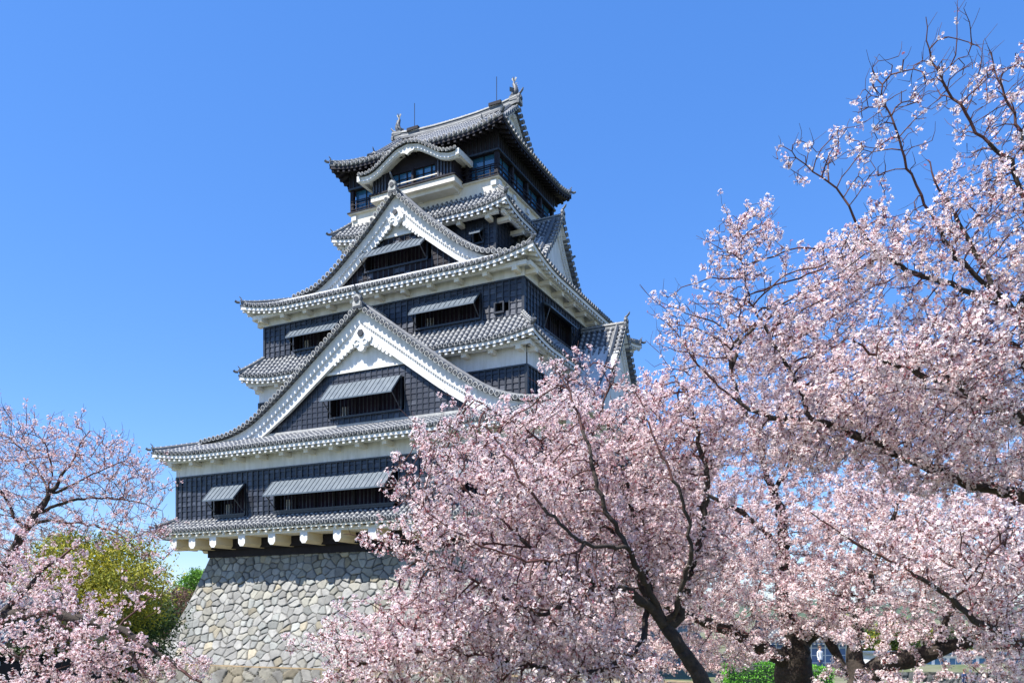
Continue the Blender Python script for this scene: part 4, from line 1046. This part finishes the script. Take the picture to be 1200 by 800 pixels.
cherry('cherry_tree', 'near cherry tree reaching in from the right edge with red-brown shoots against the sky',
  [[(1330, 640, 9.5, .3), (1270, 560, 9.5, .2), (1225, 500, 9.5, .10), (1190, 483, 9.5, .085), (1165, 474, 9.4, .07), (1130, 455, 9.3, .055), (1110, 440, 9.2, .045), (1100, 452, 9.2, .035), (1070, 435, 9.2, .03), (1030, 422, 9.1, .02), (1000, 400, 9, .012)],
   [(1225, 500, 9.5, .09), (1215, 420, 9.5, .06), (1190, 358, 9.5, .045), (1160, 352, 9.5, .035), (1120, 335, 9.4, .026), (1060, 318, 9.3, .025), (1020, 290, 9.2, .018), (985, 225, 9.1, .012), (945, 195, 9, .008), (915, 170, 9, .005)],
   [(1200, 375, 9.5, .036), (1168, 343, 9.4, .030), (1150, 328, 9.4, .025), (1110, 290, 9.3, .02), (1080, 235, 9.2, .016), (1055, 175, 9.1, .012), (1040, 130, 9, .01), (1022, 80, 9, .006)],
   [(1162, 340, 9.4, .03), (1155, 310, 9.5, .024), (1125, 270, 9.6, .02), (1105, 225, 9.6, .015), (1090, 190, 9.6, .01)],
   [(1225, 300, 9.5, .036), (1185, 190, 9.4, .022), (1150, 160, 9.3, .017), (1115, 110, 9.2, .014), (1090, 70, 9.1, .01), (1085, 20, 9.0, .004)],
   [(1230, 260, 9.5, .04), (1195, 150, 9.6, .02), (1170, 100, 9.6, .012), (1160, 60, 9.6, .006)],
   [(1225, 500, 9.5, .07), (1195, 400, 9.3, .02), (1150, 400, 9.2, .012)],
   [(1330, 640, 9.5, .15), (1250, 590, 11, .13), (1190, 578, 12, .085), (1130, 566, 12, .08), (1080, 542, 12, .075), (1035, 525, 12, .065), (990, 503, 12, .055), (950, 492, 12, .04), (905, 490, 12, .035), (860, 470, 12, .02), (830, 440, 12, .014)],
   [(950, 492, 12, .03), (925, 430, 12, .025), (905, 398, 12, .02), (880, 360, 12, .014), (868, 310, 12, .010), (865, 270, 12, .006)],
   [(868, 400, 12, .02), (855, 440, 12, .025), (858, 400, 12, .02), (885, 378, 12, .015)],
   [(1250, 790, 9.5, .1), (1200, 755, 9.3, .06), (1140, 725, 9, .035), (1115, 700, 8.9, .026), (1070, 670, 8.8, .018), (1000, 635, 8.7, .012), (950, 600, 8.6, .007)],
   [(1117, 703, 8.9, .016), (1150, 660, 8.8, .012), (1190, 620, 8.8, .008)]],
  [(1110, 400, 9.3, 90, 45, .7, 420, .9), (1180, 430, 9.5, 60, 60, .8, 380, .9), (1150, 260, 9.4, 60, 60, .7, 240, .5), (1060, 300, 9.2, 80, 45, .6, 330, .75), (1020, 180, 9.0, 60, 40, .4, 80, .14), (950, 190, 9, 40, 18, .3, 45, .25), (1050, 120, 9, 45, 50, .4, 85, .1), (1110, 90, 9.1, 40, 40, .4, 70, .1), (1170, 130, 9.4, 40, 60, .6, 160, .22), (1190, 210, 9.5, 35, 50, .6, 130, .45), (1180, 330, 9.5, 40, 50, .6, 200, .9),
   (1050, 450, 11, 90, 50, .9, 500, 1), (940, 400, 12, 80, 55, .9, 480, .8), (870, 320, 12, 45, 65, .7, 240, .38), (830, 400, 12, 60, 50, .7, 240, .35), (880, 265, 12, 32, 25, .4, 70, .9), (985, 330, 12, 45, 50, .8, 260, .85), (790, 370, 12, 30, 30, .4, 60, .25), (970, 500, 12, 120, 50, .9, 700, 1), (1130, 520, 11.5, 110, 60, 1, 800, 1), (1130, 420, 8.8, 80, 45, .4, 300, 1), (1120, 650, 9, 90, 55, .6, 330, .9), (1160, 480, 9.0, 60, 35, .4, 220, 1), (1180, 700, 9.2, 50, 70, .6, 220, 1)],
  14, step=.11, infl=1.3, kill=.13, mul=2.1, maxn=24000, dens=.95, pink=.15, scale=1.15, shoots=70, shl=.45, twig=.65, twl=.16, bud=.12, rtip=.0045, root=(8.2, 9.5))
cherry('cherry_tree', 'cherry tree behind the others in the middle with pale pink crown below the keep corner',
  [[(735, 830, 22, .2), (733, 790, 22, .17), (735, 750, 22, .14), (720, 700, 22, .1), (700, 650, 22, .06), (690, 600, 22, .04)],
   [(735, 752, 22, .1), (715, 750, 22, .09), (700, 790, 21.5, .06), (650, 740, 21, .04), (600, 700, 21, .03)],
   [(733, 750, 22, .09), (770, 700, 22, .07), (810, 650, 22.5, .05), (830, 600, 23, .03)]],
  [(680, 660, 22, 120, 70, 1.8, 900, 1), (800, 640, 22.8, 110, 80, 1.8, 900, 1), (620, 740, 21, 110, 45, 1.5, 500, 1), (780, 745, 21, 85, 45, 1.6, 650, 1.1), (830, 770, 20.5, 50, 22, 1, 220, 1.1), (700, 740, 21.6, 60, 45, 1.4, 350, 1.1)],
  15, step=.2, infl=2.6, kill=.3, maxn=8000, dens=2.6, pink=.3, twig=.5, twl=.3, scale=1.5, rtip=.006, rthin=.035, spread=.05, root=(3.1, 22))
# --- left cherries
cherry('cherry_tree', 'sparse reddish cherry tree at the left edge spreading over the yellow-green tree',
  [[(-60, 760, 14, 0.1612), (-20, 710, 14, 0.1240), (8, 665, 14, 0.0930), (25, 625, 14, 0.0744), (45, 600, 14, 0.0558), (58, 580, 14, 0.0403), (70, 560, 14, 0.0279), (85, 545, 14, 0.0186), (95, 520, 14, 0.0124), (105, 505, 14, 0.0074)],
   [(40, 605, 14, 0.0310), (70, 590, 14, 0.0248), (100, 583, 14, 0.0198), (140, 583, 13.8, 0.0149), (175, 592, 13.7, 0.0074), (190, 598, 13.6, 0.0050)],
   [(58, 580, 14, 0.0248), (90, 565, 14, 0.0186), (115, 552, 14, 0.0124), (145, 540, 14, 0.0074)],
   [(58, 582, 14, 0.0248), (50, 560, 14.2, 0.0186), (30, 530, 14.3, 0.0136), (5, 510, 14.3, 0.0093)],
   [(25, 620, 14, 0.0310), (10, 590, 14, 0.0217), (-10, 560, 14, 0.0155), (-30, 530, 14, 0.0124)],
   [(30, 615, 14, 0.0310), (60, 610, 13.7, 0.0217), (100, 612, 13.5, 0.0149), (140, 625, 13.3, 0.0099), (170, 650, 13.2, 0.0050)],
   [(60, 575, 14, 0.0186), (62, 545, 13.8, 0.0124), (50, 515, 13.7, 0.0074)]],
  [(60, 542, 14, 75, 40, .9, 520, .6), (120, 555, 13.9, 55, 30, .7, 260, .55), (150, 575, 13.8, 50, 22, .5, 140, .4), (10, 540, 14.2, 50, 55, .9, 380, .45), (30, 600, 14, 60, 35, .8, 300, .6), (120, 620, 13.5, 70, 22, .6, 180, .5), (-20, 600, 14, 50, 60, .8, 200, .6), (175, 640, 13.2, 22, 30, .3, 40, .4)],
  21, step=.11, infl=1.4, kill=.15, maxn=11000, dens=1.1, mul=3.2, scale=.8, rtip=.0035, pexp=2.5, pink=.6, shoots=160, shl=.3, twig=.8, twl=.18, bud=.35, root=(-9.6, 14))
cherry('cherry_tree', 'dense lilac-pink cherry tree at the lower left with one long dark drooping limb',
  [[(-70, 800, 12, .25), (-30, 740, 12, .17), (0, 722, 12, .13), (30, 722, 11.8, .09), (60, 712, 11.6, .075), (80, 722, 11.4, .065), (105, 728, 11.3, .058), (130, 733, 11.2, .052), (160, 745, 11.1, .04), (185, 765, 11, .03), (215, 785, 10.9, .02), (240, 805, 10.8, .014)],
   [(135, 734, 11.2, .02), (155, 720, 11.2, .014), (172, 703, 11.2, .008)],
   [(90, 724, 11.4, .02), (100, 745, 11.2, .012), (105, 765, 11, .008)],
   [(0, 722, 12, .06), (30, 690, 12, .04), (60, 660, 12.2, .025), (90, 640, 12.3, .012)],
   [(130, 734, 11.2, .03), (150, 760, 11, .022), (170, 790, 10.8, .015)],
   [(-30, 740, 12, .07), (20, 770, 11.5, .04), (60, 790, 11.2, .02)]],
  [(30, 690, 12, 70, 38, .8, 500, 1), (85, 715, 11.6, 55, 22, .6, 220, .8), (60, 750, 11.3, 65, 32, .7, 420, 1), (120, 770, 11, 60, 32, .6, 330, 1), (10, 650, 12.2, 35, 25, .6, 120, .7), (165, 700, 11.4, 35, 20, .4, 70, .3), (200, 780, 10.9, 45, 22, .4, 110, .6), (90, 795, 11, 80, 18, .6, 220, 1)],
  22, step=.12, infl=1.4, kill=.16, maxn=10000, dens=1.0, mul=1.7, scale=1.1, shoots=60, shl=.35, pink=.45, twig=.6, twl=.17, bud=.12, root=(-8.6, 12))

def leafy(name, label, cat, trunk_pts, blobs, seed, cols, leaf=.14, group=None, lm=3.2):
    rng = np.random.default_rng(seed); T0 = np.array(trunk_pts[0][:3]); T = empty(name, T0); tag(T, label, cat, group)
    P = [np.array(p[:3])-T0 for p in trunk_pts]; m = MB()
    m.sweep(P, [(math.cos(q*math.pi/4), math.sin(q*math.pi/4)) for q in range(8)], 'bark', up=(.1, 1, .1), scale=[p[3] for p in trunk_pts], smooth=True)
    top = P[-1]
    for c, rad, n in blobs:
        c_ = np.array(c)-T0; b0 = P[len(P)//2]
        m.sweep([b0, (b0+c_)/2+rng.normal(0, .2, 3), c_], [(math.cos(q*math.pi/2)*.12, math.sin(q*math.pi/2)*.12) for q in range(4)], 'bark', up=(.1, 1, .1), scale=[1, .7, .3])
    m.build('trunk', T)
    Vs = []; Cs = []
    for c, rad, n in blobs:
        n = int(n*lm); c_ = np.array(c)-T0; rad = np.array(rad); nc = max(8, n//110)
        u_ = rng.normal(0, 1, (nc, 3)); u_ /= np.linalg.norm(u_, axis=1, keepdims=True); cc = c_+u_*rad*(rng.uniform(.45, 1.05, (nc, 1)))
        tone = rng.uniform(.65, 1.3, nc); ci = rng.integers(0, len(cols), nc)
        w_ = rng.integers(0, nc, n); sp = rad.mean()*.26
        p = cc[w_]+rng.normal(0, 1, (n, 3))*np.array((sp, sp, sp*.6))
        a = rng.normal(0, 1, (n, 3)); a /= np.linalg.norm(a, axis=1, keepdims=True); b = rng.normal(0, 1, (n, 3)); b -= (a*b).sum(1, keepdims=True)*a; b /= np.linalg.norm(b, axis=1, keepdims=True)
        s = leaf*rng.uniform(.6, 1.3, (n, 1))
        Vs.append(np.stack([p-a*s, p+b*s*.45, p+a*s, p-b*s*.45], 1).reshape(-1, 3))
        col_ = np.array(cols)[ci][w_]*tone[w_][:, None]*rng.uniform(.8, 1.2, (n, 1)); Cs.append(np.repeat(col_, 4, 0))
    V = np.concatenate(Vs); Q = np.arange(len(V)).reshape(-1, 4)
    np_mesh('crown', V, Q, ['leaf'], col=np.concatenate(Cs), parent=T)
    return T
def pt(px, py, D): return tuple(at(px, py, D))
yg = [(.42, .38, .04), (.32, .31, .04), (.18, .20, .03)]; dg = [(.03, .06, .02), (.05, .09, .025), (.08, .13, .03)]
x, y, _ = at(110, 700, 36)
leafy('broadleaf_tree', 'yellow-green broadleaf tree behind the left cherry trees', 'tree', [(x, y, -.1, .5), (x, y, 2.5, .4), (x, y, 5, .25), (x, y, 7, .1)],
  [(pt(75, 680, 35), (2.2, 2, 1.7), 2600), (pt(130, 665, 35.5), (2.1, 2, 1.4), 2600), (pt(150, 690, 34), (1.4, 1.6, 1.1), 1600), (pt(70, 640, 37), (1.0, 1.2, .8), 700), (pt(110, 720, 35), (2.4, 2, 1.3), 2200)], 31, yg, .075)
x, y, _ = at(150, 740, 40)
leafy('broadleaf_tree', 'dark green tree low between the yellow-green tree and the stone base', 'tree', [(x, y, -.1, .4), (x, y, 2, .3), (x, y, 4, .1)],
  [(pt(150, 740, 39), (2.0, 1.8, 1.8), 3200), (pt(110, 775, 38), (2.6, 1.6, 1.6), 3200), (pt(175, 725, 41), (1.2, 1.2, 1.2), 1500), (pt(60, 770, 38), (2.2, 1.6, 1.5), 2400)], 32, dg, .08)
x, y, _ = at(226, 680, 72)
leafy('broadleaf_tree', 'bright green treetop peeping out behind the top of the stone base', 'tree', [(x, y, -.1, .4), (x, y, 4, .3), (x, y, 8.5, .1)],
  [(pt(226, 685, 72), (1.1, 1.0, 1.3), 1000), (pt(238, 678, 74), (1.0, 1, 1.0), 700), (pt(215, 700, 72), (1.1, 1, 1.4), 800)], 33, [(.16, .34, .04), (.10, .24, .03)], .11)
x, y, _ = at(205, 730, 62)
leafy('broadleaf_tree', 'reddish-brown budding tree beside the left slope of the stone base', 'tree', [(x, y, -.1, .3), (x, y, 2, .2), (x, y, 4, .1)],
  [(pt(205, 705, 62), (1.4, 1.4, 1.2), 1300), (pt(200, 730, 61), (1.8, 1.4, 1.7), 1800), (pt(180, 720, 61), (1.4, 1.3, 1.2), 1100)], 34, [(.20, .11, .09), (.26, .16, .14), (.14, .10, .06)], .07)
# distant trees on the right, seen under the blossoms
for k, (px, D, h, w_) in enumerate(((1040, 150, 9, 8), (1100, 170, 8, 10), (1165, 160, 10, 9), (1215, 150, 9, 8), (985, 160, 9, 8), (1000, 140, 8, 7), (900, 120, 7, 9))):
    x, y, _ = at(px, 700, D); g = float(hgt(x, y))
    leafy('distant_tree', ['round green distant tree left of the pale long building', 'wide green distant tree behind the middle of the pale long building', 'green distant tree behind the right end of the pale long building', 'rightmost distant green tree past the long building', 'distant green tree behind the blue-grey building', 'low distant green tree between the blue-grey and pale buildings', 'distant green tree behind the clipped hedge'][k], 'tree',
      [(x, y, g-.2, .4), (x, y, g+h*.5, .25), (x, y, g+h*.8, .1)], [((x, y, g+h*.62), (w_*.45, w_*.4, h*.36), 1100), ((x+w_*.3, y, g+h*.5), (w_*.3, w_*.3, h*.28), 600), ((x-w_*.3, y, g+h*.48), (w_*.3, w_*.3, h*.28), 600)], 40+k, dg+yg[1:2], .25, 'distant trees beyond the castle park')
# hedges
def hedge(px0, px1, D, h, label, seed):
    rng = np.random.default_rng(seed); x0 = at(px0, 0, D)[0]; x1 = at(px1, 0, D)[0]; cx = (x0+x1)/2; g = float(hgt(cx, D))
    T = empty('hedge', (cx, D, g)); tag(T, label, 'hedge', None)
    n = int((x1-x0)*h*1.2*1500); hw = (x1-x0)/2; P = rng.uniform(-1, 1, (n, 3)); ax = rng.integers(0, 3, n); 
    P[np.arange(n), ax] = np.sign(P[np.arange(n), ax])*rng.uniform(.86, 1.04, n)
    bumpy = 1+.09*np.sin(P[:, 0]*hw*3+seed)+.07*np.sin(P[:, 0]*hw*7.3+seed*2)+rng.normal(0, .05, n)
    P = P*np.array((hw, .7, h/2)); P[:, 2] = (P[:, 2]+h/2)*bumpy
    a = rng.normal(0, 1, (n, 3)); a /= np.linalg.norm(a, axis=1, keepdims=True); b = np.cross(a, rng.normal(0, 1, (n, 3))); b /= np.linalg.norm(b, axis=1, keepdims=True); s = rng.uniform(.03, .07, (n, 1))
    V = np.stack([P-a*s, P+b*s*.6, P+a*s, P-b*s*.6], 1).reshape(-1, 3)
    c = np.array((.13, .36, .04))*rng.uniform(.6, 1.4, (n, 1)); np_mesh('foliage', V, np.arange(len(V)).reshape(-1, 4), ['leaf'], col=np.repeat(c, 4, 0), parent=T)
    m = MB(); m.box(-hw*.9, hw*.9, -.55, .55, 0, h*.86, 'hill'); m.build('branches', T)
hedge(848, 908, 43, 1.15, 'bright clipped green hedge left of the thick cherry trunk', 51)
hedge(946, 972, 43, .85, 'short bright green hedge right of the thick cherry trunk', 52)

# ------------------------------------------------------------------ small buildings
def tiled_roof(mb, x0, x1, y0, y1, z0, z1, ov=.5):
    """hip-less gable roof, ridge along x"""
    ym = (y0+y1)/2
    for s, ye in ((-1, y0-ov), (1, y1+ov)):
        mb.quad((x0-ov, ye, z0), (x1+ov, ye, z0), (x1+ov, ym, z1), (x0-ov, ym, z1), 'pan')
        mb.quad((x0-ov, ye, z0-.12), (x1+ov, ye, z0-.12), (x1+ov, ym, z1-.12), (x0-ov, ym, z1-.12), 'plaster')
        x = x0-ov+.1
        while x < x1+ov:
            tile_row(mb, [(x, ye, z0+.03), (x, ym, z1+.03)], np.array((0, s*1., 0)), .08); x += .34
    mb.sweep([(x0-ov, ym, z1), (x1+ov, ym, z1)], [(-.15, -.05), (-.15, .25), (0, .35), (.15, .25), (.15, -.05)], 'ridge')
x, y, _ = at(-118, 740, 30)
B = empty('park_building', (x, y, 0), R(-12)); tag(B, 'low tiled building with green gutter at the lower left edge', 'building')
m = MB(); m.box(-4, 3.6, 0, 6, 0, 3.3, 'darkwood'); m.box(.2, 1.6, -.06, -.003, 1.6, 2.9, 'brick'); m.box(.2, 1.6, -.07, -.004, 0, 1.58, 'wallpale'); m.build('wall', B)
m = MB(); tiled_roof(m, -4, 3.6, 0, 6, 3.75, 5.6, .6); m.build('roof', B)
m = MB(); m.box(-4.7, 4.3, -.75, -.58, 3.5, 3.66, 'green'); m.box(-4.7, 4.3, -.5, -.05, 3.3, 3.45, 'wallpale'); m.build('gutter', B)
m = MB(); m.box(2.0, 3.2, -.08, -.006, 1.0, 2.6, 'glass'); m.box(2.55, 2.62, -.1, -.082, 1.0, 2.6, 'darkwood'); m.build('window', B)
x, y, _ = at(955, 760, 62)
B = empty('blue_grey_building', (x, y, 0), R(8)); tag(B, 'blue-grey latticed building seen between the two thick cherry trunks', 'building')
g = float(hgt(x, y)); m = MB(); m.box(-3.2, 3.2, 0, 4, g-.2, 3.0, 'wallblue')
m.build('wall', B); m = MB()
for k in range(12): m.box(-3.1+.55*k, -3.02+.55*k, -.06, -.004, g, 3.0, 'wallpale')
for k in range(4): m.box(-3.2, 3.2, -.05, -.006, 1.0+.55*k, 1.06+.55*k, 'wallpale')
m.build('lattice', B)
m = MB(); tiled_roof(m, -3.2, 3.2, 0, 4, 3.1, 4.4, .5); m.build('roof', B)
x, y, _ = at(1120, 770, 110)
B = empty('long_building', (x, y, -4), 0); tag(B, 'long pale low building with window bands beyond the grass bank', 'building')
m = MB(); m.box(-9, 9, 0, 8, 0, 3.9, 'wallpale'); m.build('wall', B)
m = MB(); m.box(-9.5, 9.5, -.7, 8.5, 3.902, 4.15, 'shutter'); m.box(-9.3, 9.3, -1.6, -.01, 1.95, 2.1, 'wallpale'); m.build('roof', B)
for k in range(9):
    for zz in (.5, 2.5):
        m = MB(); m.box(-8.6+1.95*k, -7.1+1.95*k, -.04, -.004, zz, zz+1.0, 'glass'); m.box(-7.88+1.95*k, -7.82+1.95*k, -.07, -.045, zz, zz+1.0, 'wallpale'); m.build('window', B)
# grass bank and its stone retaining wall on the right
X, Y = np.meshgrid(np.linspace(18, 52, 60), np.linspace(60, 68, 20), indexing='ij')
Zb = 1.0+.06*np.sin(X*.7)+.35*np.sin((Y-60)/8*math.pi)
V = np.stack([X, Y, Zb], -1).reshape(-1, 3); i, j = np.meshgrid(np.arange(59), np.arange(19), indexing='ij'); q = (i*20+j).ravel()
o = np_mesh('grass_bank', V, np.stack([q, q+20, q+21, q+1], 1), ['grass'], smooth=True); o['kind'] = 'structure'
rw = empty('retaining_wall', (35, 59.9, 0)); tag(rw, 'dark rough stone retaining wall under the far grass bank', 'stone wall')
V, Q, c = stone_face(FRONT, (10, 0), lambda z: (1-z)*.15, -.3, 1.02, res=.1, cell=(.7, .45), seed=19, brown=.1, xr=(-17, 17))
np_mesh('wall_face', V, Q, ['stone'], col=c*.55, parent=rw, smooth=True)

# ------------------------------------------------------------------ people
def person(px, D, label, cloth, hair, rz, step_=.25):
    x, y, _ = at(px, 0, D); g = float(hgt(x, y)); T = empty('person', (x, y, g), rz); tag(T, label, 'person')
    J = [((0, 0, .95), .125), ((0, .01, 1.2), .12), ((0, .01, 1.4), .125), ((0, 0, 1.5), .055), ((0, 0, 1.60), .085), ((0, .01, 1.70), .075)]
    Vp = [j[0] for j in J]; rad = [j[1] for j in J]; E_ = [(0, 1), (1, 2), (2, 3), (3, 4), (4, 5)]
    def ch(start, pts):
        p = start
        for c, r_ in pts: Vp.append(c); rad.append(r_); E_.append((p, len(Vp)-1)); p = len(Vp)-1
    for s in (-1, 1):
        ch(0, [((s*.09, .0, .9), .09), ((s*.10, -s*step_*.5, .5), .062), ((s*.10, -s*step_-.0+.04, .1), .042), ((s*.10, -s*step_-.10, .04), .035)])
        ch(2, [((s*.17, 0, 1.4), .055), ((s*.23, s*.06, 1.13), .04), ((s*.22, s*.14-.06, .88), .028), ((s*.21, s*.16-.08, .80), .03)])
    me = bpy.data.meshes.new('person_body'); me.from_pydata(Vp, E_, []); o = bpy.data.objects.new('body', me); COL.objects.link(o)
    sk = o.modifiers.new('s', 'SKIN'); 
    for k, sv in enumerate(me.skin_vertices[0].data): sv.radius = (rad[k], rad[k]*.85); sv.use_root = (k == 0)
    sb = o.modifiers.new('d', 'SUBSURF'); sb.levels = 2; sb.render_levels = 2
    dg_ = bpy.context.evaluated_depsgraph_get(); m2 = bpy.data.meshes.new_from_object(o.evaluated_get(dg_)); bpy.data.objects.remove(o)
    o = bpy.data.objects.new('body', m2); COL.objects.link(o); o.parent = T; m2.materials.clear()
    for k in ('skin', cloth, 'cloth'): m2.materials.append(M[k])
    for p in m2.polygons:
        c = p.center; z = c.z; p.use_smooth = True
        p.material_index = 0 if (z > 1.47 or (abs(c.x) > .17 and z < .93 and z > .7)) else (1 if z > .92 else 2)
    h = MB(); vs = []; n1, n2 = 7, 12
    for i in range(n1+1):
        ph = i/n1*2.1
        for j in range(n2):
            t = j/n2*2*math.pi; rr_ = .105*math.sin(ph)
            fz = 1.655+.115*math.cos(ph)
            yy = .02+rr_*math.sin(t)*1.1
            if math.sin(t) < -.3 and ph > 1.1: fz = max(fz, 1.68)
            vs.append((rr_*math.cos(t), yy, fz))
    h.add(vs, [(i*n2+j, i*n2+(j+1) % n2, (i+1)*n2+(j+1) % n2, (i+1)*n2+j) for i in range(n1) for j in range(n2)], 'hair', True)
    h.build('hair', T)
    f = MB(); f.add([(-.012, -.085, 1.63), (.012, -.085, 1.63), (0, -.115, 1.61), (0, -.09, 1.665)], [(0, 2, 3), (2, 1, 3), (0, 1, 2)], 'skin'); f.build('nose', T)
person(1130, 52, 'brown-haired person in navy top walking below the far grass bank', 'cloth', 'hair', R(200))
person(961, 50, 'person in pale top standing between the two thick cherry trunks', 'clothw', 'hair', R(20), .1)
print('TOTAL blossom faces', TOT[0])
